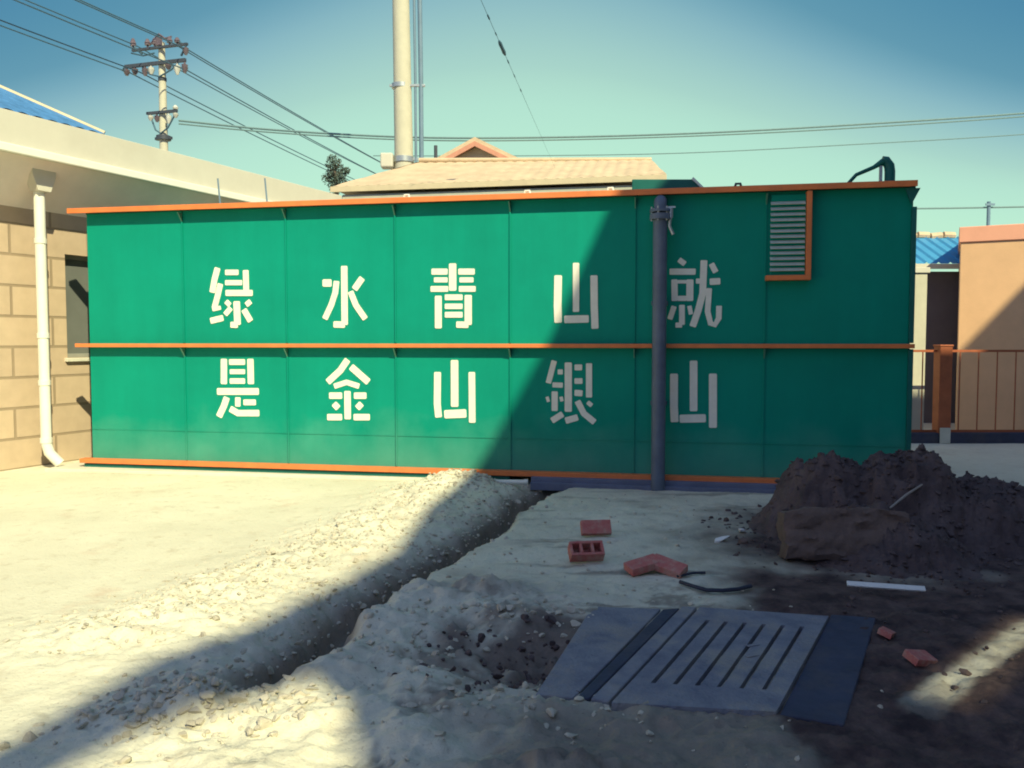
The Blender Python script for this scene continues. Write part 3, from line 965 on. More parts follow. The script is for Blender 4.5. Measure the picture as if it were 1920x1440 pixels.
# ------------------------------------------------------------------ hip-roofed building behind the unit
def at_line(px, py, y): return dp(px, py, y)
EL = dp(620, 349, 16.5); ER = dp(1250, 331, 15.3)
BU = Vector((ER.x - EL.x, ER.y - EL.y, 0)); BL = BU.length; BU.normalize()
low = empty('low_building', 'low cream building with faded peach hip roof just behind the green unit', 'building', (EL.x, EL.y, 0), math.atan2(BU.y, BU.x))
ez = (EL.z + ER.z) / 2
b = MB(); b.box(.35, BL - .3, .40, 4.2, -.1, ez - .30)
b.build('wall', 'cream', low)
b = MB(); b.box(.10, BL - .25, .10, 4.6, ez - .34, ez - .30); b.build('soffit', 'gutter', low)
b = MB(); b.box(.20, BL - .55, .05, .17, ez - .30, ez - .14); b.build('gutter', 'gutter', low, .03)
b = MB()
dpt = 2.2; rs = .42
NX, NS = 150, 8
vs = []; fs = []
for j in range(NS + 1):
    s = j / NS
    xa, xb = 0 + 1.15 * s, BL - .32 * s
    for i in range(NX + 1):
        x = xa + (xb - xa) * i / NX
        vs.append((x, dpt * s, ez + dpt * rs * s * (1 - .20 * x / BL) + .02 * abs(math.sin(x * math.pi / .22)) - .02 * ((s * 8) % 1)))
for j in range(NS):
    for i in range(NX):
        k = j * (NX + 1) + i
        fs.append((k, k + 1, k + NX + 2, k + NX + 1))
b.add(vs, fs)
zr = ez + dpt * rs
b.add([(0, 0, ez), (0, 4.4, ez), (1.15, dpt, zr)], [(0, 1, 2)])
zr2 = ez + dpt * rs * .80
b.add([(BL, 0, ez), (BL, 4.4, ez), (BL - .32, dpt, zr2)], [(0, 1, 2)])
b.add([(0, 4.4, ez), (BL, 4.4, ez), (BL - .32, dpt, zr2), (1.15, dpt, zr)], [(0, 1, 2, 3)])
b.add([(0, 0, ez - .012), (BL, 0, ez - .012), (BL, 4.4, ez - .012), (0, 4.4, ez - .012)], [(0, 1, 2, 3)])
rfo = b.build('roof', 'roofcream', low, 0, True)
b = MB(); b.box(0, BL, -.03, .0, ez - .10, ez + .01); b.build('roof_edge', 'cream', rfo, .004)
b = MB(); b.tube([(1.15, dpt, zr + .03), (BL - .32, dpt, zr2 + .02)], .05, 8); b.build('ridge_cap', 'roofcream', rfo, 0, True)

# ------------------------------------------------------------------ gable house with pink barge boards
ap = dp(890, 266, 24)
gh = empty('gable_house', 'cream gable end with pink barge boards rising behind the low peach roof', 'house', (ap.x, ap.y, 0), R(-8))
az = ap.z; hw = 3.2; sl = .50
b = MB(); b.prism([(-hw + .3, -.1), (hw - .3, -.1), (hw - .3, az - hw * sl + .1), (0, az - .08), (-hw + .3, az - hw * sl + .1)], .25, 6, lambda a, c, h: (a, h, c))
b.build('wall', 'cream', gh)
b = MB()
for s in (-1, 1):
    b.prism([(0, az + .02), (s * hw, az + .02 - hw * sl), (s * hw, az + .14 - hw * sl), (0, az + .14)], 0, 7, lambda a, c, h: (a, h, c))
b.build('roof', 'roofcream', gh)
b = MB()
for s in (-1, 1):
    b.prism([(0, az - .12), (s * hw, az - .12 - hw * sl), (s * hw, az + .02 - hw * sl), (0, az + .02)], -.02, .06, lambda a, c, h: (a, h, c))
b.build('barge_board', 'pink', gh)
b = MB(); p = dp(817, 290, 23.6); q = p - ap; Mi = Matrix.Rotation(R(8), 3, 'Z'); q = Mi @ Vector((q.x, q.y, 0))
b.tube([(q.x, q.y, 6.0), (q.x, q.y, dp(817, 273, 23.6).z)], .05, 8); b.build('flue', 'iron', gh, 0, True)

# peach roofed house behind, right
pk = dp(1160, 291, 22); k0 = dp(960, 301, 22); k1 = dp(1258, 330, 22)
ph = empty('peach_house', 'distant house with peach tiled hip roof behind the right end of the low roof', 'house', (pk.x, pk.y, 0), R(-6))
b = MB(); b.box(-2.6, 1.3, .3, 5, -.1, k1.z - .3); b.build('wall', 'cream', ph)
b = MB()
zt = pk.z
b.add([(-3.1, 0, k1.z - .3), (1.55, 0, k1.z - .3), (1.55, 5, k1.z - .3), (-3.1, 5, k1.z - .3),
       (-2.9, 1.6, k0.z), (-.75, 1.6, k0.z), (-.62, 1.6, zt), (.70, 1.6, zt), (1.0, 2.4, zt - .1), (-2.9, 2.6, k0.z)],
      [(0, 1, 7, 6, 5, 4), (1, 2, 8, 7), (2, 3, 9, 8), (3, 0, 4, 9), (4, 5, 6, 9), (6, 7, 8, 9)])
b.build('roof', 'roofcream', ph)

# ------------------------------------------------------------------ tall pole with conduits
pb = dp(757, 306, 19)
pole = empty('tall_pole', 'thick pale concrete pole with two blue conduits, behind the low roof', 'pole', (pb.x, pb.y, 0))
b = MB(); b.tube([(0, 0, 0), (0, 0, 6), (-.09, 0, 13)], [.225, .21, .165], 24); b.build('shaft', 'pole', pole, 0, True)
for dx, r in ((.29, .03), (.415, .052)):
    b = MB(); b.tube([(dx, -.05, 3), (dx - .01, -.05, 7.5), (dx - .06, -.05, 13)], r, 10); b.build('conduit', 'conduit', pole, 0, True)
zc = dp(757, 162, 19).z
b = MB()
b.tube([(-.045, 0, zc - .05), (-.045, 0, zc + .05)], .215, 20)
b.box(-.30, .50, -.09, -.03, zc - .025, zc + .025)
b.build('bracket', 'steel', pole, .004, True)
z1 = dp(757, 300, 19).z
b = MB(); b.tube([(0, 0, z1 - .06), (0, 0, z1 + .06)], .235, 20); b.box(-.25, .33, -.07, -.01, z1 - .02, z1 + .04); b.build('bracket', 'steel', pole, 0, True)
zb3 = dp(730, 300, 19).z
b = MB(); b.box(-.50, -.22, -.22, .1, zb3 - .20, zb3 + .12); b.build('junction_box', 'fascia', pole, .03)

# ------------------------------------------------------------------ utility pole on the left
UY = 22.8
ub0 = dp(303, 80, UY)
K = UY / F
D = Vector((.285, .958, 0)); AX = Vector((.958, -.285, 0))
upo = empty('utility_pole', 'concrete utility pole with crossarms and insulators beyond the house roof', 'utility pole', (ub0.x, UY, 0), math.atan2(AX.y, AX.x))
ztp = ub0.z
b = MB(); b.tube([(0, 0, 0), (0, 0, ztp)], [.17, .085], 14); b.build('shaft', 'pole', upo, 0, True)
def zof(py): return dp(300, py, UY).z
def arm(py, x0, x1, th_=.05):
    z = zof(py)
    b = MB(); b.box(x0, x1, -.16, -.09, z - th_, z + th_)
    return b.build('crossarm', 'iron', upo)
def ins(parent, x, z, hgt, m, r=.05, y=-.125):
    b = MB()
    s = 1 if hgt > 0 else -1
    b.tube([(x, y, z), (x, y, z + hgt * .35), (x, y, z + hgt * .36), (x, y, z + hgt * .55), (x, y, z + hgt * .56), (x, y, z + hgt * .8), (x, y, z + hgt)], [r * .4, r * .4, r * 1.2, r, r * 1.3, r * .9, r * .5], 8)
    b.build('insulator', m, parent, 0, True)
a1 = arm(92, -.85, .92, .03)
for x, h, m in ((-.82, .32, 'insul'), (-.35, .26, 'insul'), (.36, .24, 'insul'), (.86, -.28, 'insul'), (-.12, .26, 'insul'), (.60, .2, 'insul')):
    ins(a1, x, zof(92), h, m, .065)
a2 = arm(121, -1.1, .85, .045)
for x, h, m in ((-1.05, -.24, 'insul'), (-.78, -.24, 'insul'), (-.45, -.30, 'insul'), (-.25, -.28, 'insulw'), (.30, -.2, 'insul'), (.58, -.36, 'insulw'), (.82, -.34, 'insul')):
    ins(a2, x, zof(121), h, m, .07)
a3 = arm(213, -.42, .55, .035)
for x, h, m in ((-.3, -.2, 'insulw'), (-.1, -.25, 'insul'), (.28, -.32, 'insulw'), (.50, -.18, 'insulw'), (.5, .15, 'insulw')):
    ins(a3, x, zof(213), h, m, .06)
for pl, r in (([(-.35, 213), (-.15, 245), (0, 252), (.25, 243), (.5, 216)], .022), ([(-.55, 100), (-.75, 88), (-.85, 72)], .03),
              ([(.55, 82), (.88, 95), (.70, 112)], .03), ([(-.6, 121), (-.3, 140), (0, 146), (.4, 136), (.6, 125)], .022), ([(-.9, 96), (-.5, 104), (-.15, 101)], .022),
              ([(-1.05, 131), (-1.2, 127), (-1.1, 119)], .025), ([(-.8, 131), (-.86, 125), (-.8, 118)], .025)):
    b = MB(); b.tube([(x, -.13 if k % 2 else -.11, zof(y)) for k, (x, y) in enumerate(pl)], r, 6); b.build('jumper', 'wire', upo, 0, True)
b = MB(); b.tube([(0, 0, zof(263)), (0, 0, zof(255))], .19, 14); b.box(-.25, .25, -.05, .05, zof(262), zof(257)); b.build('pole_band', 'iron', upo, 0, True)
b = MB(); b.tube([(0, 0, zof(152)), (0, 0, zof(146))], .11, 12); b.build('pole_band', 'iron', upo, 0, True)
b = MB(); b.box(-.09, .09, -.16, -.08, zof(88), zof(72)); b.tube([(-.3, -.1, zof(85)), (-.1, -.1, zof(72)), (0, -.1, zof(66)), (.2, -.1, zof(76)), (.4, -.1, zof(74))], .025, 6); b.build('pole_cap', 'insul', upo)

def catenary(p, q, sag, n=24):
    return [p.lerp(q, i / n) + Vector((0, 0, -4 * sag * (i / n) * (1 - i / n))) for i in range(n + 1)]
def wire_thing(pts, r, m, label, name='power_cable', group=None, n=6):
    b = MB(); b.tube(pts, r, n)
    return tag(b.build(name, m, None, 0, True), label, 'cable', group)
base = Vector((ub0.x, UY, 0))
specs = [(0.0, 68, 'topmost overhead cable meeting the utility pole at its tip'),
         (-.82, 80, 'overhead cable held by the left end of the top crossarm'),
         (.86, 100, 'overhead cable hung from the right end of the top crossarm'),
         (-1.05, 130, 'overhead cable on the far left insulator of the middle crossarm'),
         (-.72, 131, 'overhead cable on the second insulator of the middle crossarm'),
         (.82, 138, 'overhead cable on the right insulator of the middle crossarm')]
for x, py, lb in specs:
    p = base + AX * x + Vector((0, 0, zof(py)))
    a = p - D * 45; c = p + D * 48
    pts = catenary(a, p, .55) + catenary(p, c, .75)[1:]
    wire_thing(pts, .016, 'wire', lb, group='overhead cables through the utility pole')
# slack cables crossing to the right
def pxline(pp, y0, y1):
    n = len(pp)
    c = [dp(x, y, y0 + (y1 - y0) * i / (n - 1)) for i, (x, y) in enumerate(pp)]
    o = []
    for i in range(n - 1):
        p0 = c[max(0, i - 1)]; p1 = c[i]; p2 = c[i + 1]; p3 = c[min(n - 1, i + 2)]
        for k in range(8):
            t = k / 8
            o.append(.5 * ((2 * p1) + (p2 - p0) * t + (2 * p0 - 5 * p1 + 4 * p2 - p3) * t * t + (3 * p1 - p0 - 3 * p2 + p3) * t ** 3))
    o.append(c[-1])
    return o
wire_thing(pxline([(335, 226), (520, 244), (760, 257), (1000, 258), (1300, 250), (1600, 234), (1960, 209), (2400, 165)], UY, 27), .030, 'wire_pale',
           'thick slack cable crossing the sky from the utility pole to the right edge')
wire_thing(pxline([(335, 232), (520, 249), (760, 262), (1000, 263), (1300, 255), (1600, 240), (1960, 215), (2400, 171)], UY, 27), .022, 'wire_pale',
           'thinner cable running just under the thick slack cable')
wire_thing(pxline([(700, 292), (980, 292), (1280, 287), (1600, 271), (1960, 249), (2400, 210)], 30, 28), .017, 'wire_pale',
           'lower thin cable sagging over the green unit towards the right edge')
wire_thing(pxline([(1500, 392), (1720, 391), (1960, 387), (2400, 378)], 40, 40), .045, 'wire_pale',
           'level cable low in the sky right of the green unit')
g0 = dp(893, -20, 13.5); g1 = dp(1042, 318, 17)
b = MB(); b.tube([g0, g0.lerp(g1, .55), g1], [.0045, .003, .0012], 5)
gw = b.build('stay_wire', 'wire', None, 0, True)
tag(gw, 'thin slanting stay wire with dark insulators high over the gable', 'stay wire')
def on(t0, t1): return [g0.lerp(g1, t0), g0.lerp(g1, t1)]
for t, l, r in ((.125, .012, .016), (.205, .008, .012), (.275, .036, .034), (.345, .010, .012), (.42, .01, .009), (.50, .008, .011)):
    b = MB(); q = g0.lerp(g1, t - l); q2 = g0.lerp(g1, t + l)
    b.tube([q, q.lerp(q2, .2), q.lerp(q2, .5), q.lerp(q2, .8), q2], [r * .5, r, r * .9, r, r * .5], 8)
    b.build('insulator', 'wire', gw, 0, True)

# small far pole on the right skyline
p = dp(1853, 420, 40)
fp = empty('far_pole', 'tiny distant pole above the apricot wall on the right', 'pole', (p.x, 40, 0))
b = MB(); b.tube([(0, 0, 0), (0, 0, dp(1853, 378, 40).z)], .085, 8); b.build('shaft', 'conduit', fp, 0, True)
b = MB(); zz = dp(1853, 384, 40).z; b.box(-.22, .22, -.14, -.09, zz - .05, zz + .05); b.build('crossarm', 'conduit', fp)

# ------------------------------------------------------------------ tree
tb = dp(628, 345, 30)
tree = empty('tree', 'small dark distant tree left of the pale concrete pole', 'tree', (tb.x, 30, 0))
cz = dp(628, 318, 30).z
b = MB()
b.tube([(0, 0, 0), (.05, 0, cz - .6), (0, 0, cz + .1)], [.16, .09, .03], 8)
for q in range(7):
    a = q * 2.4; b.tube([(.03, 0, cz - .6 + q * .12), (math.cos(a) * .28, math.sin(a) * .28, cz - .35 + q * .12)], [.04, .012], 5)
b.build('trunk', 'bark', tree, 0, True)
rnd = random.Random(9)
b = MB()
blobs = [(-.05, 0, cz + .25, .30), (.02, .1, cz - .05, .36), (-.2, 0, cz - .30, .28), (.22, -.1, cz - .35, .24), (.42, 0, cz - .05, .14), (0, 0, cz - .65, .26), (.40, 0, cz - .52, .14)]
for bx, by, bz, br in blobs:
    for _ in range(int(900 * br)):
        v = Vector((rnd.gauss(0, 1), rnd.gauss(0, 1), rnd.gauss(0, 1))).normalized() * br * rnd.random() ** .4
        c = Vector((bx, by, bz)) + v
        e1_ = Vector((rnd.gauss(0, 1), rnd.gauss(0, 1), rnd.gauss(0, 1))).normalized()
        e2_ = e1_.orthogonal().normalized()
        s = rnd.uniform(.03, .065)
        b.add([c - e1_ * s, c + e2_ * s * .5, c + e1_ * s, c - e2_ * s * .5], [(0, 1, 2, 3)])
b.build('crown', 'foliage', tree)

# ------------------------------------------------------------------ right side: shed, apricot house, fence
SY = 15.5
sA = dp(1690, 640, SY); sB = dp(1850, 640, SY)
zz_e = dp(1750, 503, SY).z; zz_r = dp(1750, 446, SY + 1.3).z
shed = empty('blue_roof_shed', 'grey shed with ribbed blue sheet roof seen past the right end of the unit', 'shed', (sA.x, SY, 0))
Ws = sB.x - sA.x
c0 = dp(1718, 640, SY).x - sA.x; c1 = dp(1736, 640, SY).x - sA.x
b = MB(); b.box(-.3, Ws, .12, 3, 0, zz_e - .05); b.build('wall', 'greydoor', shed)
b = MB(); b.box(-.4, Ws + .1, -.14, -.08, zz_e - .02, zz_e + .07); b.build('eave_board', 'fascia', shed)
b = MB(); NX = 60; vs = []; fs = []
for j in range(2):
    for i in range(NX + 1):
        x = -.5 + (Ws + .6) * i / NX
        vs.append((x, -.12 + 1.42 * j, zz_e + .075 + (zz_r - zz_e - .075) * j + (.035 if i % 6 == 0 else 0)))
for i in range(NX): fs.append((i, i + 1, NX + 2 + i, NX + 1 + i))
b.add(vs, fs); b.build('roof', 'blueroof', shed)
b = MB()
for i in range(8):
    x = -.4 + i * .26
    b.tube([(x, 1.32, zz_r + .03 + (.03 if i % 2 else 0)), (x + .22, 1.32, zz_r + .05)], .07, 8)
b.build('ridge_cap', 'roofcream', shed, 0, True)

PY = 13.2
g_a = dp(1700, 640, PY).x; g_b = dp(1736, 640, PY).x; gz = dp(1726, 512, PY).z
gpil = empty('gate_post', 'narrow sunlit cream gate post between the green unit and the grey shed', 'gate post', (g_a, PY, 0))
b = MB(); b.box(0, g_b - g_a, 0, .3, -.1, gz); b.build('shaft', 'pole', gpil, .008)
b = MB(); b.box(-.03, g_b - g_a + .03, -.03, .33, gz + .002, gz + .09); b.build('cap', 'fascia', gpil, .008)

HY = 14.0
hA = dp(1796, 640, HY)
zt_ = dp(1800, 426, HY).z; zbnd = dp(1800, 455, HY).z
oh = empty('apricot_house', 'apricot rendered flat-roofed house with salmon band at the right edge', 'house', (hA.x, HY, 0), R(-28))
b = MB(); b.box(0, 6, 0, 5, -.1, zbnd); b.build('wall', 'orange_wall', oh, .01)
b = MB(); b.box(-.025, 6, -.025, 5, zbnd + .002, zt_); b.build('parapet', 'coping', oh, .01)
b = MB(); xw_ = dp(1906, 640, HY).x - hA.x
b.box(xw_ + .02, xw_ + .9, -.03, .02, 0, dp(1906, 520, HY).z); b.build('door', 'greydoor', oh, .006)  # dark panel standing in for shade at the wall's right end

FY = 12.6
f0 = dp(1700, 640, FY); f1 = dp(2100, 640, FY)
fe = empty('railing_fence', 'rust-orange railing fence with a thick square post before the apricot house', 'fence', (f0.x, FY, 0))
def fx(px): return dp(px, 640, FY).x - f0.x
zt1, zt0 = dp(1800, 658, FY).z, dp(1800, 808, FY).z
b = MB(); b.box(0, fx(2100), -.012, .012, zt1 - .018, zt1 + .018); b.build('top_rail', 'fence', fe)
b = MB(); b.box(0, fx(2100), -.012, .012, zt0 - .018, zt0 + .018); b.build('bottom_rail', 'fence', fe)
for px in range(1731, 2100, 35):
    if abs(px - 1769) < 20: continue
    x = fx(px)
    b = MB(); b.tube([(x, 0, zt0), (x, 0, zt1)], .010, 6); b.build('baluster', 'fence', fe)
b = MB(); x = fx(1769); b.box(x - .095, x + .095, -.1, .1, .1, dp(1769, 650, FY).z); ps = b.build('post', 'fence', fe, .01)
b = MB(); b.box(x - .105, x + .105, -.11, .11, dp(1769, 650, FY).z + .002, dp(1769, 650, FY).z + .03); b.build('post_cap', 'fence', ps, .008)
b = MB(); b.box(x - .08, x + .08, -.13, -.11, 0, .24); b.build('post_foot', 'conc', ps, .006)
b = MB(); b.box(-.2, fx(2100), -.10, .10, -.1, .16); b.build('kerb', 'grate_dark', fe, .01)

# ------------------------------------------------------------------ drain cover
def gl(px, py, z=.05):
    p = gp(px, py, z) - GC
    return (p.x * GX.x + p.y * GX.y, p.x * GY.x + p.y * GY.y)
def zq(zx, zy): return 1000 + zx / 2.954, 1090 + zy / 2.954
GM = Matrix(((GX.x, GY.x, 0), (GX.y, GY.y, 0), (0, 0, 1)))
dc = empty('drain_cover', 'slotted blue-grey concrete drain cover lying in the dirt in the foreground', 'drain cover', (GC.x, GC.y, 0))
def gw3(a, b_, h): return (GX.x * a + GY.x * b_, GX.y * a + GY.y * b_, h)
def quad(pts, lo, hi, m, name, bev=.006):
    b = MB(); b.prism([gl(*zq(*p), hi) for p in pts], lo, hi, gw3)
    return b.build(name, m, dc, bev)
quad([(300, 120), (668, 140), (292, 634), (85, 610)], -.06, .006, 'grate', 'side_plate')
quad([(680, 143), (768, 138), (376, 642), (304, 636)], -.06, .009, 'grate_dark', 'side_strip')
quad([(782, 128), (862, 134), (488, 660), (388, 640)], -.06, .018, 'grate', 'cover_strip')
quad([(1600, 190), (1850, 215), (1800, 830), (1430, 760)], -.07, .008, 'grate_dark', 'steel_plate')  # dark sheet standing in for the shade of the pit
# slotted slab: bars between slots, joined by end bands
P = {'tl': (880, 136), 'tr': (1590, 200), 'br': (1412, 745), 'bl': (505, 668)}
tl, tr, br, bl = [Vector(gl(*zq(*P[k]), .022)) for k in ('tl', 'tr', 'br', 'bl')]
def bil(s, t): return tl.lerp(tr, s).lerp(bl.lerp(br, s), t)
b = MB()
def slabq(s0, s1, t0, t1, lo=-.08, hi=.022):
    q = [bil(s0, t0), bil(s1, t0), bil(s1, t1), bil(s0, t1)]
    b.prism([(p.x, p.y) for p in q], lo, hi, gw3)
NSL = 6
ss = [.145 + k * .142 for k in range(NSL)]
hwid = .016
T_0, T_1 = .16, .83
slabq(0, 1, 0, T_0); slabq(0, 1, T_1, 1)
prev = 0
for s in ss:
    slabq(prev, s - hwid, T_0, T_1); prev = s + hwid
slabq(prev, 1, T_0, T_1)
b.build('slotted_slab', 'grate', dc)
b = MB(); q = [bil(.02, .1), bil(.98, .1), bil(.98, .9), bil(.02, .9)]
b.prism([(p.x, p.y) for p in q], -.09, -.07, gw3); b.build('pit_floor', 'iron', dc)
for s0, t0 in ((.60, .42), (.645, .53)):
    c = bil(s0, t0); b = MB(); b.box(-.035, .035, -.012, .012, .023, .027, Matrix.Translation(gw3(c.x, c.y, 0)) @ Matrix.Rotation(.4, 4, 'Z'))
    b.build('lifting_handle', 'grate', dc, .002)

# ------------------------------------------------------------------ loose things on the ground
def brick_mesh(holes):
    b = MB()
    l, wd, h = .24, .115, .053
    if not holes:
        b.box(-l / 2, l / 2, -wd / 2, wd / 2, 0, h)
    else:
        # hollow brick: outer walls with three cells through the bed face
        t = .02
        b.box(-l / 2, l / 2, -wd / 2, -wd / 2 + t, 0, .09); b.box(-l / 2, l / 2, wd / 2 - t, wd / 2, 0, .09)
        for x in (-l / 2, -.05, .03, l / 2 - t): b.box(x, x + t, -wd / 2 + t, wd / 2 - t, 0, .09)
        b.box(-l / 2 + t, l / 2 - t, -wd / 2 + t, wd / 2 - t, .0, .012)
    return b
def put(o, px, py, rz=0, rx=0, ry=0, dz=0.0, z=None):
    p = gp(px, py)
    if z is None: z = th(p.x, p.y)
    p = gp(px, py, z)
    o.location = (p.x, p.y, z + dz)
    o.rotation_euler = (rx, ry, rz)
    return o
bk = brick_mesh(False).build('brick', 'brick', None, .005)
GB = 'red bricks left on the yard'
tag(bk, 'solid red brick lying flat, farthest from the drain cover', 'brick', GB); put(bk, 1116, 1003, R(6))
bk.rotation_euler = (R(58), 0, R(6)); bk.location.z += .05
hb_ = brick_mesh(True).build('hollow_brick', 'brick', None, .004)
tag(hb_, 'hollow red brick with open cells, nearer of the two bricks by the trench side', 'brick', GB)
put(hb_, 1097, 1052, R(8), R(42), 0, .045)
b2 = bk.copy(); COL.objects.link(b2); tag(b2, 'red brick leaning on another, left one of the pair by the drain cover', 'brick', GB)
put(b2, 1206, 1074, R(24), R(12), R(-9), .03)
b3 = bk.copy(); COL.objects.link(b3); tag(b3, 'tilted red brick under the leaning one, right one of the pair by the drain cover', 'brick', GB)
put(b3, 1252, 1075, R(-38), R(20), R(10), .025)
for px, py, s, lb in ((1660, 1195, .6, 'small red brick fragment in dark dirt right of the drain cover'), (1722, 1244, .75, 'broken red brick half nearest the bright streak of sunlight')):
    c = bk.copy(); COL.objects.link(c); c.name = 'brick_fragment'; tag(c, lb, 'brick fragment', None); c['group'] = 'brick fragments in the dirt'
    put(c, px, py, random.uniform(0, 3), .3, .2, .01); c.scale = (s * .8, s, s)

# earth block: squared lump cut out of the ground, on the front of the mound
def lump(name, cx, cy, z, lx, ly, lz, m, seed, rz):
    b = MB(); nx_, ny_, nz_ = 26, 8, 12
    idx = {}
    vs = []; fs = []
    def vid(i, j, k):
        if (i, j, k) not in idx:
            x, y, zz = i / nx_ - .5, j / ny_ - .5, k / nz_ - .5
            n1 = fbm(np.array([x * 5 + seed + zz * 2]), np.array([y * 3 + zz * 4]), seed, 5, .6)[0]
            n2 = fbm(np.array([x * 12 + seed]), np.array([zz * 9 + y * 6]), seed + 7, 4, .6)[0]
            k_ = 1 - .18 * (abs(x) * 2) ** 6 - .10 * (abs(zz) * 2) ** 6
            vs.append((x * lx * (1 + .10 * n1), y * ly * k_ + .05 * n1 + .025 * n2, zz * lz * (1 + .14 * n1 - .12 * (abs(x) * 2) ** 4) + .02 * n2))
            idx[(i, j, k)] = len(vs) - 1
        return idx[(i, j, k)]
    for i in range(nx_):
        for k in range(nz_):
            for j in (0, ny_): fs.append((vid(i, j, k), vid(i + 1, j, k), vid(i + 1, j, k + 1), vid(i, j, k + 1)))
    for i in range(nx_):
        for j in range(ny_):
            for k in (0, nz_): fs.append((vid(i, j, k), vid(i + 1, j, k), vid(i + 1, j + 1, k), vid(i, j + 1, k)))
    for j in range(ny_):
        for k in range(nz_):
            for i in (0, nx_): fs.append((vid(i, j, k), vid(i, j + 1, k), vid(i, j + 1, k + 1), vid(i, j, k + 1)))
    b.add(vs, fs)
    o = b.build(name, m, None, 0, True)
    o.location = (cx, cy, z); o.rotation_euler = (R(-18), 0, rz)
    return o
p = gp(1600, 1062)
tag(lump('earth_block', p.x, p.y + .18, .17, .86, .26, .36, 'earth2', 4, R(-3)), 'squared brown earth block slumped at the front foot of the mound', 'earth block')

b = MB(); p0 = gp(1588, 1094, .06); p1 = gp(1735, 1102, .06)
dl = (p1 - p0); ll = dl.length
b.box(0, ll, -.018, .018, -.006, .006)
st = b.build('white_batten', 'whitestone', None, .002)
st.location = p0; st.rotation_euler = (R(35), R(1), math.atan2(dl.y, dl.x))
tag(st, 'thin white batten lying on dirt in front of the mound', 'batten')
pa = dp(1668, 953, 6.0); pb_ = dp(1730, 908, 6.25)
b = MB(); b.tube([pa, pa.lerp(pb_, .5) + Vector((0, 0, .01)), pb_], [.008, .010, .008], 7)
tag(b.build('stick', 'stick', None, 0, True), 'pale stick leaning on the face of the dark mound', 'stick')
for px, py, r, lb in ((1352, 1014, .045, 'white plaster lump left of a dark stone by the mound'), (1392, 1000, .05, 'white plaster lump resting just behind a dark stone')):
    p = gp(px, py); z = th(p.x, p.y)
    b = MB(); b.add(stone_verts(Vector((0, 0, 0)), r, random.Random(px), .5), ICO_F)
    o = b.build('plaster_lump', 'whitestone'); o.location = (p.x, p.y, z + .02); o.scale = (1.5, .8, 1)
    tag(o, lb, 'plaster lump', 'white plaster lumps')
p = gp(1392, 1018); b = MB(); b.add(stone_verts(Vector((0, 0, 0)), .06, random.Random(4)), ICO_F)
o = b.build('dark_stone', 'earth2'); o.location = (p.x, p.y, th(p.x, p.y) + .015); tag(o, 'dark stone between the two white plaster lumps', 'stone')
b = MB()
hp = [gp(x, y) for x, y in ((1275, 1098), (1300, 1106), (1325, 1113), (1355, 1114), (1385, 1111), (1408, 1105))]
b.tube([Vector((q.x, q.y, max(th(q.x, q.y), 0) + .022)) for q in hp], .013, 8)
tag(b.build('hose_piece', 'rubber', None, 0, True), 'short curved black hose at the back edge of the drain cover', 'hose')
b = MB()
hp = [gp(x, y) for x, y in ((1270, 1088), (1300, 1082), (1322, 1080))]
b.tube([Vector((q.x, q.y, th(q.x, q.y) + .016)) for q in hp], .009, 8)
tag(b.build('twig', 'rubber', None, 0, True), 'dark twig poking out beside the leaning bricks', 'twig')

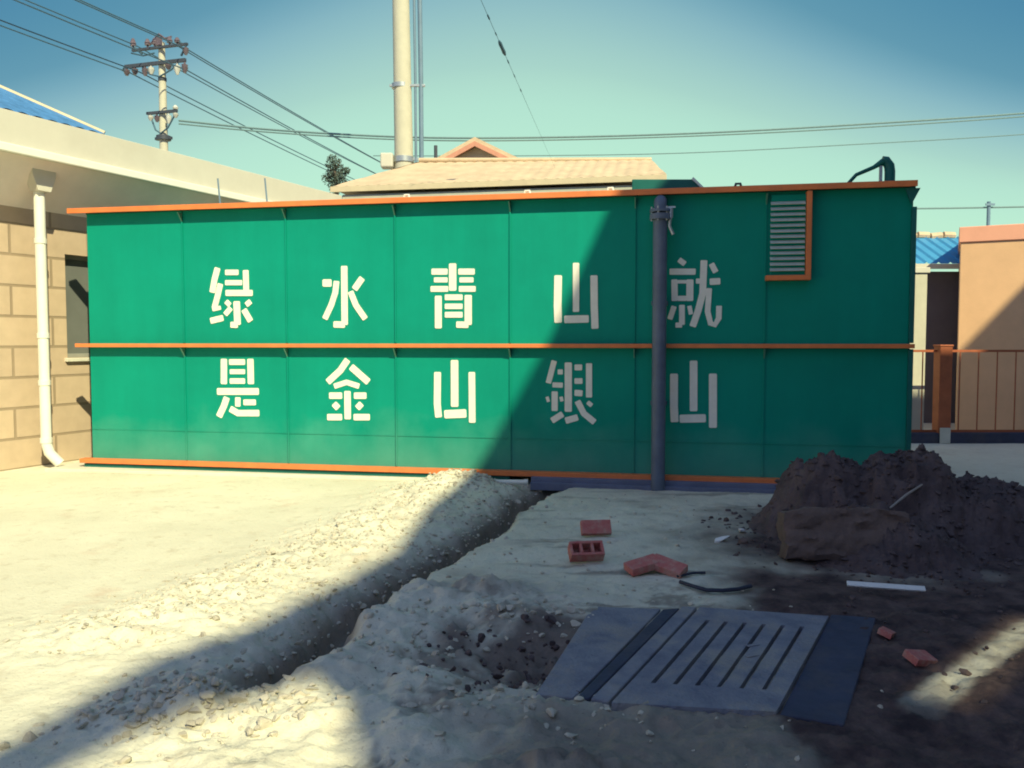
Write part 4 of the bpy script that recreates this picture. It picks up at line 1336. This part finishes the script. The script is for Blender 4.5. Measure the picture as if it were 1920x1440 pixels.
# ------------------------------------------------------------------ unseen building behind the camera, roof outline shaped to cast the yard's shadows
H = 10.0
S2 = Vector((SUN.x, SUN.y))
def cast(p, h=0.0): return (p[0] + S2.x * (H - h), p[1] + S2.y * (H - h))
def tw(px, py):
    u, z = tp(px, py); q = TA + TU * u
    return cast((q.x, q.y), z)
def tg(px, py, z=0.0):
    q = gp(px, py, z); return cast((q.x, q.y), z)
outer = [(5.7, 3.72), tw(1142, 392), tw(1032, 640), tw(905, 868), tg(806, 950, .08), tg(750, 1027, .05), tg(640, 1095), cast((-1.44, 4.3)), cast((-1.74, 3.9)), cast((-1.95, 3.0)), cast((-2.2, 2.2)),
         cast((-1.95, 2.2)), cast((-1.50, 3.14)), cast((-1.18, 3.40)), cast((-.93, 3.72)), cast((-.74, 3.50)), cast((-.56, 2.93)), cast((-.3, 1.9)), cast((0, 0)),
         (20, -12), (20, 8), (13.2, 8.0), (12.66, 6.5), (12.26, 5.2), (11.8, 3.72)]
s0 = Vector(cast((1.86, 3.46))); s1 = Vector(cast((2.95, 4.52)))
dv = (s1 - s0).normalized(); nv = Vector((-dv.y, dv.x)) * .082
hole = [s0 - nv, s0 + nv, s1 + nv, s1 - nv]  # slit cut through the roof to let the sun streak fall
ob = empty('tall_building', 'tall grey building beside the yard, outside the picture, with wide flat roof', 'building', (0, 0, 0))
loops = [[Vector((x, y, 0)) for x, y in outer], [Vector((p.x, p.y, 0)) for p in hole]]
tris = tessellate_polygon(loops)
flat = [v for l in loops for v in l]
nfl = len(flat)
b = MB()
vs = [(v.x, v.y, H) for v in flat] + [(v.x, v.y, H + .05) for v in flat]
fs = [tuple(t) for t in tris] + [tuple(i + nfl for i in t) for t in tris]
o0 = 0
for l in loops:
    k = len(l)
    fs += [(o0 + i, o0 + (i + 1) % k, nfl + o0 + (i + 1) % k, nfl + o0 + i) for i in range(k)]
    o0 += k
b.add(vs, fs); b.build('roof', 'caster', ob)
b = MB(); b.box(6.9, 20, -2.4, 3.0, -.1, H - .003); b.build('wall', 'caster', ob)
b = MB(); b.box(3.2, 20, -14, -11.8, -.1, H - .003); b.build('wing_wall', 'caster', ob)  # unseen block added to cut the low sky light from behind
for zf in (1.2, 4.2, 7.2):
    for i in range(4):
        b = MB(); y = -2.1 + i * 1.25; b.box(6.86, 6.897, y, y + .9, zf, zf + 1.5); b.build('window', 'glass', ob)
for x, y in ((7.0, -10.6), (19, -7.2)):
    b = MB(); b.box(x - .2, x + .2, y - .2, y + .2, -.1, H - .003); b.build('column', 'caster', ob)
